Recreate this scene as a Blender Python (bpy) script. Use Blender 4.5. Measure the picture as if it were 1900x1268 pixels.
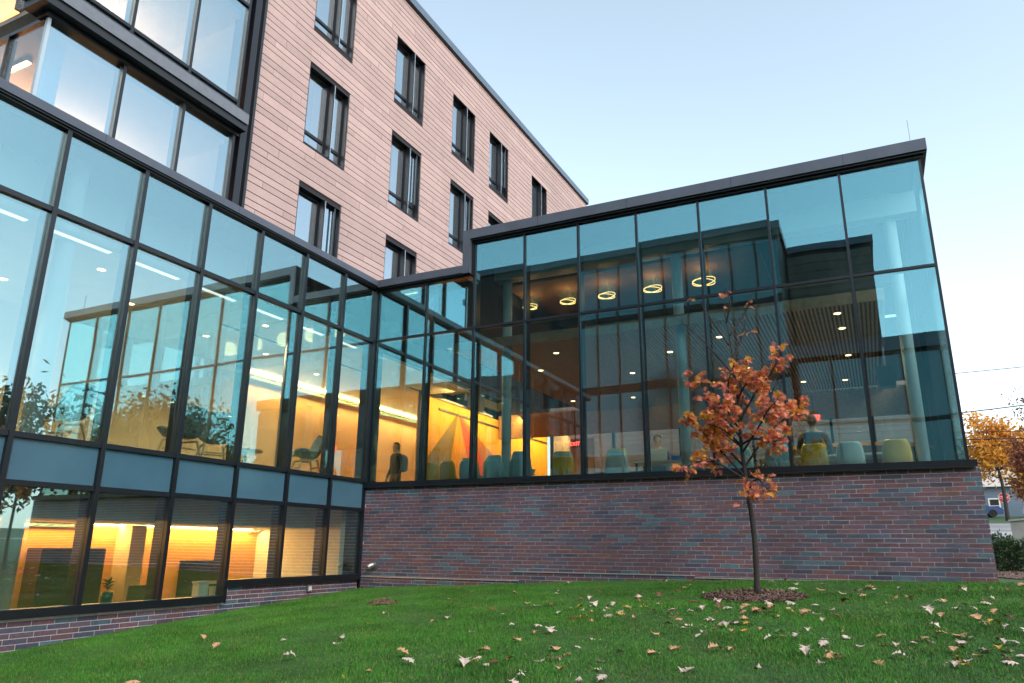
import bpy, bmesh, math, random
import numpy as np
from mathutils import Vector, Matrix
random.seed(7); rng = np.random.default_rng(7)
for o in list(bpy.data.objects): bpy.data.objects.remove(o)
scene = bpy.context.scene
COL = scene.collection

# ------------------------------------------------------------------ camera, sky, sun, exposure
YAW, PITCH, ROLL = -0.45457, 0.27597, 0.0077
fw = Vector((math.sin(YAW)*math.cos(PITCH), math.cos(YAW)*math.cos(PITCH), math.sin(PITCH)))
rt = Vector((math.cos(YAW), -math.sin(YAW), 0)); up = rt.cross(fw)
rt, up = rt*math.cos(ROLL)+up*math.sin(ROLL), -rt*math.sin(ROLL)+up*math.cos(ROLL)
cam = bpy.data.cameras.new('camera'); cam_o = bpy.data.objects.new('camera', cam); COL.objects.link(cam_o)
M = Matrix((rt, up, -fw)).transposed().to_4x4(); M.translation = Vector((9.7308, -12.8432, -1.3022))
cam_o.matrix_world = M
cam.sensor_width = 36; cam.lens = 25.633; cam.clip_end = 3000; cam.clip_start = 0.05
scene.camera = cam_o
CAMP = M.translation.copy()

SUN_EL, SUN_AZ = math.radians(36), math.radians(122)       # azimuth measured from +y towards +x
world = bpy.data.worlds.new('World'); scene.world = world; world.use_nodes = True
wn, wl = world.node_tree.nodes, world.node_tree.links
wn.clear()
wo = wn.new('ShaderNodeOutputWorld'); bg = wn.new('ShaderNodeBackground'); sk = wn.new('ShaderNodeTexSky'); hs = wn.new('ShaderNodeHueSaturation')
sk.sky_type = 'NISHITA'; sk.sun_disc = False; sk.sun_elevation = SUN_EL; sk.sun_rotation = SUN_AZ
sk.air_density = 1.0; sk.dust_density = 1.0; sk.ozone_density = 1.0
hs.inputs['Saturation'].default_value = 0.62; hs.inputs['Hue'].default_value = 0.477
wl.new(sk.outputs[0], hs.inputs['Color']); wl.new(hs.outputs[0], bg.inputs[0]); wl.new(bg.outputs[0], wo.inputs[0])
bg.inputs[1].default_value = 0.15
sun = bpy.data.lights.new('sun', 'SUN'); sun.energy = 0.6; sun.angle = math.radians(35); sun.color = (1.0, 0.93, 0.86)
sun_o = bpy.data.objects.new('sun', sun); COL.objects.link(sun_o)
sd = Vector((math.sin(SUN_AZ)*math.cos(SUN_EL), math.cos(SUN_AZ)*math.cos(SUN_EL), math.sin(SUN_EL)))
sun_o.rotation_euler = (-sd).to_track_quat('-Z', 'Y').to_euler()
vs = scene.view_settings; vs.view_transform = 'Standard'; vs.look = 'None'; vs.gamma = 1; vs.use_curve_mapping = False
vs.exposure = 1.36
scene.render.engine = 'CYCLES'
cy = scene.cycles
cy.use_denoising = True; cy.denoiser = 'OPENIMAGEDENOISE'
cy.max_bounces = 10; cy.diffuse_bounces = 3; cy.glossy_bounces = 5; cy.transparent_max_bounces = 24; cy.transmission_bounces = 6
cy.sample_clamp_indirect = 6; cy.caustics_reflective = False; cy.caustics_refractive = False

# ------------------------------------------------------------------ helpers
WLOC = {}                                   # world location of every root / part (no rotation unless noted)
def link(o): COL.objects.link(o); return o
def tag(o, label=None, cat=None, group=None, kind=None):
    if label: o['label'] = label
    if cat: o['category'] = cat
    if group: o['group'] = group
    if kind: o['kind'] = kind
    return o
def thing(name, loc, label, cat, group=None, rz=0.0, kind=None):
    o = bpy.data.objects.new(name, None); link(o); o.location = loc; o.rotation_euler = (0, 0, rz); o.empty_display_size = .2
    tag(o, label, cat, group, kind); WLOC[o.name] = Vector(loc); return o
def wl_of(p): return WLOC.get(p.name, Vector((0, 0, 0))) if p else Vector((0, 0, 0))
class MB:
    def __init__(s): s.v = []; s.f = []; s.m = []
    def box(s, lo, hi, m=0):
        n = len(s.v); x0, y0, z0 = lo; x1, y1, z1 = hi
        s.v += [(x0,y0,z0),(x1,y0,z0),(x1,y1,z0),(x0,y1,z0),(x0,y0,z1),(x1,y0,z1),(x1,y1,z1),(x0,y1,z1)]
        for q in ((0,3,2,1),(4,5,6,7),(0,1,5,4),(1,2,6,5),(2,3,7,6),(3,0,4,7)): s.f.append(tuple(n+i for i in q)); s.m.append(m)
        return s
    def poly(s, pts, m=0):
        n = len(s.v); s.v += [tuple(p) for p in pts]; s.f.append(tuple(range(n, n+len(pts)))); s.m.append(m); return s
    def prism(s, pts, d, m=0):                # polygon extruded by the vector d
        n = len(s.v); k = len(pts); d = Vector(d)
        s.v += [tuple(p) for p in pts] + [tuple(Vector(p)+d) for p in pts]
        s.f.append(tuple(n+k-1-i for i in range(k))); s.m.append(m)
        s.f.append(tuple(n+k+i for i in range(k))); s.m.append(m)
        for i in range(k):
            j = (i+1) % k; s.f.append((n+i, n+j, n+k+j, n+k+i)); s.m.append(m)
        return s
    def tube(s, pts, rad, seg=8, m=0, cap=True):
        pts = [Vector(p) for p in pts]; n0 = len(s.v); k = len(pts)
        rad = [rad]*k if not hasattr(rad, '__len__') else rad
        ref = None
        for i, p in enumerate(pts):
            t = (pts[min(i+1, k-1)]-pts[max(i-1, 0)]).normalized()
            if ref is None: ref = Vector((0,0,1)) if abs(t.z) < .9 else Vector((1,0,0))
            a = t.cross(ref).normalized(); b = t.cross(a).normalized(); ref = -b if False else ref
            for j in range(seg):
                an = 2*math.pi*j/seg; s.v.append(tuple(p+(a*math.cos(an)+b*math.sin(an))*rad[i]))
        for i in range(k-1):
            for j in range(seg):
                j2 = (j+1) % seg; s.f.append((n0+i*seg+j, n0+i*seg+j2, n0+(i+1)*seg+j2, n0+(i+1)*seg+j)); s.m.append(m)
        if cap:
            s.f.append(tuple(n0+j for j in range(seg))[::-1]); s.m.append(m)
            s.f.append(tuple(n0+(k-1)*seg+j for j in range(seg))); s.m.append(m)
        return s
    def cyl(s, c, r, h, seg=20, m=0, r2=None):
        c = Vector(c); return s.lathe(c, [(r, 0), (r if r2 is None else r2, h)], seg, m)
    def lathe(s, c, prof, seg=20, m=0, closed=True):
        c = Vector(c); n0 = len(s.v)
        for r, z in prof:
            for j in range(seg):
                a = 2*math.pi*j/seg; s.v.append((c.x+r*math.cos(a), c.y+r*math.sin(a), c.z+z))
        for i in range(len(prof)-1):
            for j in range(seg):
                j2 = (j+1) % seg; s.f.append((n0+i*seg+j, n0+i*seg+j2, n0+(i+1)*seg+j2, n0+(i+1)*seg+j)); s.m.append(m)
        if closed:
            s.f.append(tuple(n0+j for j in range(seg))[::-1]); s.m.append(m)
            e = n0+(len(prof)-1)*seg; s.f.append(tuple(e+j for j in range(seg))); s.m.append(m)
        return s
    def mesh(s, name, mats, off=Vector((0,0,0)), smooth=False):
        me = bpy.data.meshes.new(name); o = Vector(off)
        me.from_pydata([(v[0]-o.x, v[1]-o.y, v[2]-o.z) for v in s.v], [], s.f)
        for m in (mats if isinstance(mats, (list, tuple)) else [mats]): me.materials.append(m)
        if any(s.m): me.polygons.foreach_set('material_index', s.m)
        if smooth: me.polygons.foreach_set('use_smooth', [True]*len(s.f))
        me.update(); return me
def build(name, mb, mats, parent=None, smooth=False, origin=None, local=False):
    """world coordinates in mb; origin = world position of the object's own origin. local: mb already in parent space"""
    if local: org = Vector((0,0,0)); ploc = Vector((0,0,0))
    else:
        ploc = wl_of(parent); org = Vector(origin) if origin is not None else ploc.copy()
    o = bpy.data.objects.new(name, mb.mesh(name, mats, org, smooth)); link(o)
    if parent: o.parent = parent
    o.location = org-ploc if not local else (0,0,0)
    WLOC[o.name] = org; return o
_bc = {}
def box(name, lo, hi, mat, parent=None, local=False):
    lo, hi = [min(a,b) for a,b in zip(lo,hi)], [max(a,b) for a,b in zip(lo,hi)]
    d = [hi[i]-lo[i] for i in range(3)]; c = Vector([(hi[i]+lo[i])/2 for i in range(3)])
    key = (tuple(round(x, 4) for x in d), mat.name)
    if key not in _bc:
        _bc[key] = MB().box([-x/2 for x in d], [x/2 for x in d]).mesh(name, mat)
    o = bpy.data.objects.new(name, _bc[key]); link(o)
    if parent: o.parent = parent
    o.location = c if local else c-wl_of(parent); WLOC[o.name] = c
    if name == 'pane': o.rotation_euler = (random.gauss(0,.0012), random.gauss(0,.0012), random.gauss(0,.0012))   # glaziers never set two panes quite alike
    return o
def area_of(c, size):                                             # how large a piece shows from the photograph's spot
    d = (Vector(c)-CAMP).length; return size/(d*d)
def copy_tree(root, loc, rz=None, label=None):
    r = root.copy(); link(r); r.location = loc
    if rz is not None: r.rotation_euler = (0, 0, rz)
    if label: r['label'] = label
    for ch in root.children:
        c = ch.copy(); link(c); c.parent = r
        for g in ch.children:
            d = g.copy(); link(d); d.parent = c
    return r

# ------------------------------------------------------------------ materials
def mat(name, col, rough=.6, metal=0., noise=0., nscale=8., bump=0., bscale=40., spec=.5, emit=None, es=0., rnd=0., island=False, coat=0., big=0.):
    m = bpy.data.materials.new(name); m.use_nodes = True; nt = m.node_tree; b = nt.nodes['Principled BSDF']
    b.inputs['Base Color'].default_value = (*col, 1); b.inputs['Roughness'].default_value = rough; b.inputs['Metallic'].default_value = metal
    b.inputs['Specular IOR Level'].default_value = spec
    if coat: b.inputs['Coat Weight'].default_value = coat
    if emit: b.inputs['Emission Color'].default_value = (*emit, 1); b.inputs['Emission Strength'].default_value = es
    if noise or rnd:
        tc = nt.nodes.new('ShaderNodeTexCoord'); src = None
        hsv = nt.nodes.new('ShaderNodeHueSaturation'); hsv.inputs['Color'].default_value = (*col, 1)
        val = nt.nodes.new('ShaderNodeMath'); val.operation = 'ADD'; val.inputs[0].default_value = 1; val.inputs[1].default_value = 0
        if noise:
            geo = nt.nodes.new('ShaderNodeNewGeometry')
            n = nt.nodes.new('ShaderNodeTexNoise'); n.inputs['Scale'].default_value = nscale; n.inputs['Detail'].default_value = 5
            nt.links.new(geo.outputs['Position'], n.inputs['Vector'])
            mp = nt.nodes.new('ShaderNodeMapRange'); mp.inputs[1].default_value = .3; mp.inputs[2].default_value = .7; mp.inputs[3].default_value = -noise; mp.inputs[4].default_value = noise
            nt.links.new(n.outputs[0], mp.inputs[0]); nt.links.new(mp.outputs[0], val.inputs[1])
            if big:                                    # broad weathering, streaked downwards
                ms = nt.nodes.new('ShaderNodeMapping'); ms.inputs['Scale'].default_value = (1.1,1.1,.35); nb = nt.nodes.new('ShaderNodeTexNoise'); nb.inputs['Scale'].default_value = 1.3; nb.inputs['Detail'].default_value = 6
                mb_ = nt.nodes.new('ShaderNodeMapRange'); mb_.inputs[1].default_value = .3; mb_.inputs[2].default_value = .7; mb_.inputs[3].default_value = 1-big; mb_.inputs[4].default_value = 1+big
                nt.links.new(geo.outputs['Position'], ms.inputs[0]); nt.links.new(ms.outputs[0], nb.inputs['Vector']); nt.links.new(nb.outputs[0], mb_.inputs[0]); nt.links.new(mb_.outputs[0], val.inputs[0])
        if rnd:
            if island: g2 = nt.nodes.new('ShaderNodeNewGeometry'); ro = g2.outputs['Random Per Island']
            else: oi = nt.nodes.new('ShaderNodeObjectInfo'); ro = oi.outputs['Random']
            m2 = nt.nodes.new('ShaderNodeMapRange'); m2.inputs[3].default_value = 1-rnd; m2.inputs[4].default_value = 1+rnd
            nt.links.new(ro, m2.inputs[0]); mu = nt.nodes.new('ShaderNodeMath'); mu.operation = 'MULTIPLY'
            nt.links.new(val.outputs[0], mu.inputs[0]); nt.links.new(m2.outputs[0], mu.inputs[1]); nt.links.new(mu.outputs[0], hsv.inputs['Value'])
        else: nt.links.new(val.outputs[0], hsv.inputs['Value'])
        nt.links.new(hsv.outputs[0], b.inputs['Base Color'])
    if bump:
        geo = nt.nodes.new('ShaderNodeNewGeometry')
        n = nt.nodes.new('ShaderNodeTexNoise'); n.inputs['Scale'].default_value = bscale; n.inputs['Detail'].default_value = 4
        nt.links.new(geo.outputs['Position'], n.inputs['Vector'])
        bp_ = nt.nodes.new('ShaderNodeBump'); bp_.inputs['Strength'].default_value = bump; bp_.inputs['Distance'].default_value = .01
        nt.links.new(n.outputs[0], bp_.inputs['Height']); nt.links.new(bp_.outputs[0], b.inputs['Normal'])
    return m
def glass(name, trans, refl, r0, wav=.0018, wscale=.9):
    m = bpy.data.materials.new(name); m.use_nodes = True; nt = m.node_tree; nt.nodes.clear()
    out = nt.nodes.new('ShaderNodeOutputMaterial'); mix = nt.nodes.new('ShaderNodeMixShader')
    tr = nt.nodes.new('ShaderNodeBsdfTransparent'); tr.inputs[0].default_value = (*trans, 1)
    gl = nt.nodes.new('ShaderNodeBsdfGlossy'); gl.inputs['Color'].default_value = (*refl, 1); gl.inputs['Roughness'].default_value = 0.0
    lw = nt.nodes.new('ShaderNodeLayerWeight'); lw.inputs[0].default_value = .5
    pw = nt.nodes.new('ShaderNodeMath'); pw.operation = 'POWER'; pw.inputs[1].default_value = 4.5
    ma = nt.nodes.new('ShaderNodeMath'); ma.operation = 'MULTIPLY_ADD'; ma.inputs[1].default_value = 1-r0; ma.inputs[2].default_value = r0
    nt.links.new(lw.outputs['Facing'], pw.inputs[0]); nt.links.new(pw.outputs[0], ma.inputs[0]); nt.links.new(ma.outputs[0], mix.inputs[0])
    geo = nt.nodes.new('ShaderNodeNewGeometry'); n = nt.nodes.new('ShaderNodeTexNoise'); n.inputs['Scale'].default_value = wscale; n.inputs['Detail'].default_value = .5
    nt.links.new(geo.outputs['Position'], n.inputs['Vector'])
    bp_ = nt.nodes.new('ShaderNodeBump'); bp_.inputs['Strength'].default_value = 1; bp_.inputs['Distance'].default_value = wav
    nt.links.new(n.outputs[0], bp_.inputs['Height']); nt.links.new(bp_.outputs[0], gl.inputs['Normal'])
    nt.links.new(tr.outputs[0], mix.inputs[1]); nt.links.new(gl.outputs[0], mix.inputs[2])
    df = nt.nodes.new('ShaderNodeBsdfDiffuse'); df.inputs[0].default_value = (.55,.55,.52,1); dm = nt.nodes.new('ShaderNodeMixShader')      # thin film of dust and smears
    mp = nt.nodes.new('ShaderNodeMapping'); mp.inputs['Scale'].default_value = (3,3,.7); n2 = nt.nodes.new('ShaderNodeTexNoise'); n2.inputs['Scale'].default_value = 1.6; n2.inputs['Detail'].default_value = 6
    mr = nt.nodes.new('ShaderNodeMapRange'); mr.inputs[1].default_value = .42; mr.inputs[2].default_value = .75; mr.inputs[3].default_value = .002; mr.inputs[4].default_value = .016
    nt.links.new(geo.outputs['Position'], mp.inputs[0]); nt.links.new(mp.outputs[0], n2.inputs['Vector']); nt.links.new(n2.outputs[0], mr.inputs[0]); nt.links.new(mr.outputs[0], dm.inputs[0])
    nt.links.new(mix.outputs[0], dm.inputs[1]); nt.links.new(df.outputs[0], dm.inputs[2]); nt.links.new(dm.outputs[0], out.inputs[0])
    return m
def emitm(name, col, s): return mat(name, (0.8,.8,.8), .5, emit=col, es=s)

m_frame = mat('dark aluminium frame', (.0065,.008,.012), .36, .0, noise=.15, nscale=3, spec=.5)
m_cope = mat('charcoal metal coping', (.082,.092,.118), .42, .1, noise=.12, nscale=2.5)
m_black = mat('black trim', (.012,.013,.016), .45)
g_left = glass('coated glass left wing', (.80,.87,.81), (.63,.92,1.0), .27)
g_right = glass('coated teal glass hall', (.77,.87,.83), (.42,.84,.94), .22)
g_bay = glass('coated glass upper bay', (.72,.86,.90), (.80,.95,1.0), .36)
g_win = glass('window glass', (.7,.82,.85), (.88,.95,1.0), .42, .0006)
g_plain = glass('clear glass', (.9,.95,.94), (.95,.98,1.0), .05, .0003)
m_span = mat('blue grey spandrel glass', (.062,.145,.20), .12, 0, noise=.08, nscale=1.5, spec=.8)
m_white = mat('white painted interior', (.72,.70,.66), .8, noise=.03, nscale=2)
m_ceil = mat('pale acoustic ceiling', (.62,.63,.60), .9, noise=.05, nscale=3)
m_pale = mat('pale plaster bulkhead', (.66,.68,.66), .85)
m_wallw = mat('warm painted wall', (.74,.58,.36), .8, noise=.04, nscale=1.5)
m_amber = mat('amber painted wall', (.82,.42,.11), .75, noise=.05, nscale=1.2)
m_floor = mat('grey carpet floor', (.26,.23,.20), .95, noise=.15, nscale=30)
m_wood = mat('brown timber slats', (.36,.20,.105), .55, noise=.2, nscale=12)
m_dark = mat('dark void', (.02,.022,.024), .9)
m_steel = mat('pale steel column paint', (.42,.50,.55), .5)
m_duct = mat('dark duct metal', (.12,.13,.14), .5, .3)
m_mort = mat('pale grey mortar', (.56,.54,.53), .95, noise=.15, nscale=30, big=.2)
m_flash = mat('steel flashing', (.75,.74,.72), .35, .6)
BR = [(0.123,0.072,0.091),(0.135,0.072,0.084),(0.103,0.067,0.094),(0.084,0.077,0.113),(0.156,0.07,0.071),(0.072,0.097,0.134),(0.075,0.127,0.161),(0.056,0.061,0.091),(0.123,0.087,0.111),(0.172,0.086,0.071)]
BW = [21,15,17,14,3,9,5,9,13,1]
m_brick = [mat('fired brick %s' % n, c, .78, noise=.22, nscale=26, bump=.5, bscale=120, rnd=.2, big=.16) for n, c in zip('plum wine mauve dusk red slate teal ink rose rust'.split(), BR)]
m_plank = [mat('terracotta plank %s' % n, c, .7, noise=.05, nscale=14, bump=.12, bscale=90, rnd=.08, big=.06) for n, c in zip(('a','b','c'), ((.46,.318,.288),(.485,.335,.302),(.435,.302,.276)))]
m_joint = mat('dark open joint', (.022,.016,.016), .9)
m_conc = mat('concrete', (.42,.41,.39), .9, noise=.12, nscale=4, bump=.2)
lamp_w = emitm('warm lamp lens', (1.0,.60,.25), 5)
standin_lamp_r = emitm('gold stand-in ring', (1.0,.55,.18), 1.6)
lamp_c = emitm('cool diffuser', (.95,.98,1.0), .75)
lamp_cove = emitm('amber cove strip', (1.0,.66,.28), 18)

# ------------------------------------------------------------------ ground
GX, GZ = [-200, 0, 3.66, 5.5, 7.93, 11.2, 14, 300], [-2.2, -2.12, -1.925, -1.84, -1.765, -1.71, -1.70, -1.65]
def gz(x, y, pit=True):
    if pit and ((x < -.2 and -40 < y < 9.2) or (-.2 <= x < 11.0 and .2 < y < 9.2)): return -3.6
    z = np.interp(x, GX, GZ)
    if y < 0: z += .066*max(y, -16) + .05*math.sin(x*.9+1)*math.exp(-((y+4)/3)**2)*.3
    elif y > 10: z += .061*min(y-10, 60)
    return float(z)
xs = sorted(set([-200,-120,-60,-20,-.3,-.2,-.1] + [round(.25*i,3) for i in range(0,58)] + [15,16,18,20,23,26,30,40,60,100,200] + [10.95,11.05]))
ys = sorted(set([-150,-80,-41,-40,-30,-20,-16,-14,-12] + [round(-10+.25*i,3) for i in range(0,41)] + [.19,.21,.5,1,2,4,6,8,9.1,9.3,10,11,12,14,17,20,25,30,40,50,60,70,90,150,400]))
V = [(x, y, gz(x, y)) for y in ys for x in xs]; nx = len(xs)
F = [(j*nx+i, j*nx+i+1, (j+1)*nx+i+1, (j+1)*nx+i) for j in range(len(ys)-1) for i in range(nx-1)]
gm = bpy.data.meshes.new('ground'); gm.from_pydata(V, [], F); gm.polygons.foreach_set('use_smooth', [True]*len(F))
m_soil = mat('lawn soil and thatch', (.036,.085,.020), .95, noise=.35, nscale=5)
gm.materials.append(m_soil); gob = link(bpy.data.objects.new('ground', gm)); tag(gob, kind='structure')

# ------------------------------------------------------------------ left wing: curtain wall on the plane x = 0
LY = [-13.66,-12.40,-11.14,-9.88,-8.63,-7.371,-6.104,-4.853,-3.619,-2.393,-1.179,-.06]
ZT, ZM, ZS, ZP, ZB1, ZB2 = 4.335, 3.13, .045, -.555, -2.09, -1.85
lw = thing('glass_wing', (0,-6.8,-2.3), 'two storey glass wing with black frames and blue spandrel band at left', 'building')
def Lbox(n, x0, x1, y0, y1, z0, z1, m): return box(n, (x0,y0,z0), (x1,y1,z1), m, lw)
for i, y in enumerate(LY):
    zb = ZB1 if y < -3.7 else ZB2
    w = .034
    Lbox('mullion', -.004, .055, y-w, y+w, zb, ZT+.02, m_frame)
    Lbox('mullion', -.02, -.24, y-w+.006, y+w-.006, zb, ZT, m_frame)
for i in range(len(LY)-1):
    a, b = LY[i]+.030, LY[i+1]-.030
    zb = ZB1 if LY[i+1] <= -3.6 else ZB2
    for z, h in ((ZM,.036),(ZS,.036),(ZP,.036)):
        Lbox('transom', -.003, .042, a-.002, b+.002, z-h, z+h, m_frame)
        Lbox('transom', -.021, -.15, a+.003, b-.003, z-h+.004, z+h-.004, m_frame)
    Lbox('sill', -.12, .075, a-.03 if i else a, b+.03-.001, zb-.10, zb+.012, m_frame)
    for z0, z1 in ((ZM,ZT),(ZS,ZM)): Lbox('pane', -.018, -.006, a-.015, b+.015, z0+.02, z1-.02, g_left)
    Lbox('pane', -.018, -.006, a-.015, b+.015, zb+.01, ZP-.02, g_left)
    Lbox('spandrel_panel', -.016, -.0055, a-.014, b+.014, ZP+.02, ZS-.02, m_span)
Lbox('sill_step', -.11, .070, -3.655, -3.585, ZB1-.10, ZB2+.010, m_frame)
# coping: fascia, drip edge and shadow reveal
Lbox('coping', -.25, .12, -14.2, .16, ZT+.075, 4.545, m_cope)
Lbox('coping_reveal', -.2, .06, -14.2, -.02, ZT+.018, ZT+.045, m_black)
Lbox('coping_drip', -.22, .095, -14.2, .10, ZT+.046, ZT+.074, m_frame)
Lbox('corner_post', -.14, .045, -.055, .045, -2.3, ZT+.017, m_frame)
for y in (-9.2,-6.9,-4.3,-1.8): Lbox('coping_joint', -.1, .1212, y, y+.008, ZT+.075, 4.5455, m_black)
# shell: roof, floors, rooms
Lbox('roof', -4.6, -.26, -14.2, 5.0, 4.36, 4.50, m_dark)
Lbox('ceiling', -4.35, -1.76, 5.001, 9.2, 3.02, 3.08, m_ceil)
Lbox('upper_floor', -4.4, -1.76, 6.001, 9.2, -.50, .02, m_floor)
Lbox('ceiling', -4.35, -.30, -14.1, 5.0, 3.02, 3.08, m_ceil)
Lbox('plenum_wall', -1.32, -1.25, -14.1, -.1, 3.09, 4.35, m_pale)
Lbox('upper_floor', -4.4, -.16, -14.1, 6.0, -.50, .02, m_floor)
Lbox('back_wall', -4.5, -4.35, -14.1, 9.0, .021, 3.3, m_wallw)
Lbox('cove_ledge', -4.34, -4.10,   .45, 8.99, 2.86, 2.90, m_white)
Lbox('cove_strip', -4.30, -4.16, .5, 8.98, 2.901, 2.915, lamp_cove)
Lbox('end_wall', -4.4, -.3, -14.3, -14.12, -3.2, 4.3, m_white)
Lbox('lower_ceiling', -2.9, -.70, -14.1, -.2, -.95, -.90, m_white)
Lbox('bulkhead', -.70, -.58, -14.1, -.95, -.955, -.51, m_pale)
Lbox('lower_back_wall', -2.75, -2.6, -14.1, -.2, -3.2, -.951, m_amber)
Lbox('lower_end_wall', -2.6, -.3, -.34, -.2, -3.2, -.52, m_white)
Lbox('corner_closure', -2.6, -.03, -.19, -.08, ZB2-.095, -.53, m_dark)
Lbox('soffit_closure', -2.85, -.72, -.96, -.345, -.89, -.515, m_pale)
Lbox('lower_floor', -2.7, -.16, -14.1, -.2, -3.3, -3.2, m_floor)
Lbox('lower_pilaster', -2.595, -2.2, -3.75, -3.45, -3.2, -.96, m_wallw)
Lbox('window_board', -.42, -.125, -14.1, -3.66, ZB1-.06, ZB1-.02, m_white)
Lbox('window_board', -.42, -.125, -3.58, -.36, ZB2-.06, ZB2-.02, m_white)
Lbox('cove_strip', -2.55, -2.48, -4.3, -.6, -.972, -.956, lamp_cove)
for y in (-9.3,-6.75): # concrete-filled steel columns behind the glass
    build('column', MB().cyl((-.62,y,-3.2),.14,7.5,20), m_steel, lw, smooth=True)
build('column', MB().cyl((-.62,-1.9,.02),.13,4.3,20), m_steel, lw, smooth=True)
def area_light(name, loc, size, sy, energy, col, rot, parent):
    l = bpy.data.lights.new(name, 'AREA'); l.shape = 'RECTANGLE'; l.size = size; l.size_y = sy; l.energy = energy; l.color = col
    o = link(bpy.data.objects.new(name, l)); o.parent = parent; o.location = Vector(loc)-wl_of(parent); o.rotation_euler = rot; return o
WARM = (1.0,.70,.36); AMB = (1.0,.48,.14)
area_light('cove_light', (-4.12,4.7,2.83), .12, 8.4, 160, (1.0,.48,.15), (0, math.radians(-28), 0), lw)
area_light('cove_light', (-2.46,-4.2,-.99), .12, 7.6, 105, AMB, (0, math.radians(-25), 0), lw)
# plinth bricks under the sill
def brick_field(parent, axis, plane, a0, a1, z_top, zfun, keep=300, end_extra=0.0, L=.300, C=.0677, zb=-2.75, cut=None):
    """running bond of real bricks; axis 'x' = wall along x facing -y, 'y' = wall along y facing +x"""
    items = []; row = 0; z = z_top
    offs = [0,.34,.66,.18,.5,.84,.3,.6,.05,.42,.74]
    while z > zb:
        s = a0-L*offs[row % len(offs)] + rng.uniform(-.012,.012)
        while s < a1:
            p0, p1 = max(s, a0), min(s+L-.0095, a1)
            if p1-p0 > .03:
                zt = z-.0047; zl = z-C+.0047; mid = (p0+p1)/2
                if zt > zfun(mid)-.12 and not (cut and cut(mid, (zt+zl)/2)):
                    items.append((p0, p1, zl, zt))
            s += L
        z -= C; row += 1
    def xyz(p0, p1, zl, zt):
        d = rng.uniform(-.0015,.0015)
        if axis == 'x': return (p0, plane-.003+d, zl), (p1, plane+.05, zt)
        return (plane-.05, p0, zl), (plane+.003+d, p1, zt)
    sc = []
    for it in items:
        c = Vector(((it[0]+it[1])/2, plane, (it[2]+it[3])/2)) if axis == 'x' else Vector((plane, (it[0]+it[1])/2, (it[2]+it[3])/2))
        sc.append((area_of(c, it[1]-it[0]) if it[3] > zfun((it[0]+it[1])/2) else 0, it))
    sc.sort(key=lambda t: -t[0])
    rest = MB()
    for k, (a, it) in enumerate(sc):
        mi = random.choices(range(10), BW)[0]
        lo, hi = xyz(*it)
        if k < keep: box('brick', lo, hi, m_brick[mi], parent)
        else: rest.box(lo, hi, mi)
    if rest.v: tag(build('brick_courses', rest, m_brick, parent), kind='stuff')
pl = build('brick_plinth', MB().box((-.30,-14.1,-3.4),(-.012,-3.62,ZB1-.101)).box((-.30,-3.619,-3.4),(-.012,-.075,ZB2-.101)), m_mort, lw)
brick_field(pl, 'y', -.0105, -9.5, -.078, ZB2-.103, lambda y: gz(.05, y), keep=300, zb=-2.9, cut=lambda y, z: y < -3.62 and z > ZB1-.12)

# ------------------------------------------------------------------ right: glazed hall on a brick base, plane y = 0
RX = [.07,1.361,2.554,3.734,4.928,6.138,7.345,8.577,9.811,11.061]
RT, RT0, RM = 5.045, 4.295, 3.145
hall = thing('glass_hall', (5.6,4.5,-2.2), 'tall teal glass hall with stepped dark roofline standing on a brick base', 'building')
def Rbox(n, x0, x1, y0, y1, z0, z1, m): return box(n, (x0,y0,z0), (x1,y1,z1), m, hall)
for i, x in enumerate(RX):
    top = RT0 if i < 2 else RT
    w = .021
    if 0 < i < 9: Rbox('mullion', x-w, x+w, -.026, .004, .012, top+.01, m_frame)
    if i < 9: Rbox('mullion', x-.03, x+.03, .02, .22, .0, top, m_frame)
Rbox('mullion', 11.035, 11.075, -.012, .026, .012, RT+.01, m_frame)
for i in range(9):
    a, b = RX[i]+.018, RX[i+1]-.018; top = RT0 if i < 2 else RT
    Rbox('pane', a-.010, b+.010, .006, .018, .02, RM-.006, g_right)
    Rbox('pane', a-.010, b+.010, .006, .018, RM+.006, top-.01, g_right)
    Rbox('transom', a+.004, b-.004, -.018, .0045, RM-.024, RM+.024, m_frame)
    Rbox('transom', a+.014, b-.014, .0195, .13, RM-.028, RM+.028, m_frame)
Rbox('sill_cap', .05, 11.16, -.115, .24, -.088, .010, m_frame)
Rbox('sill_flashing', .05, 11.13, -.135, -.1, -.100, -.0885, m_black)
# stepped coping
Rbox('coping', .125, 2.33, -.16, .22, RT0+.075, 4.54, m_cope)
Rbox('coping_drip', .10, 2.45, -.12, .2, RT0+.046, RT0+.074, m_frame)
Rbox('coping_reveal', .08, 2.50, -.05, .18, RT0+.006, RT0+.045, m_black)
Rbox('coping_upright', 2.331, 2.50, -.162, .22, RT0+.055, 5.34, m_cope)
Rbox('coping_upright', 2.501, 2.535, -.06, .2, RT0+.02, RT+.04, m_frame)
Rbox('coping', 2.501, 11.175, -.16, .24, RT+.085, 5.338, m_cope)
Rbox('coping_drip', 2.53, 11.15, -.12, .22, RT+.052, RT+.0845, m_frame)
Rbox('coping_reveal', 2.53, 11.12, -.05, .2, RT+.010, RT+.0515, m_black)
Rbox('side_coping', 10.80, 11.175, .241, 9.5, RT+.085, 5.338, m_cope)
for x in (4.1,6.0,8.0,9.9): Rbox('coping_joint', x, x+.008, -.1615, .1, RT+.085, 5.3385, m_black)
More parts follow.
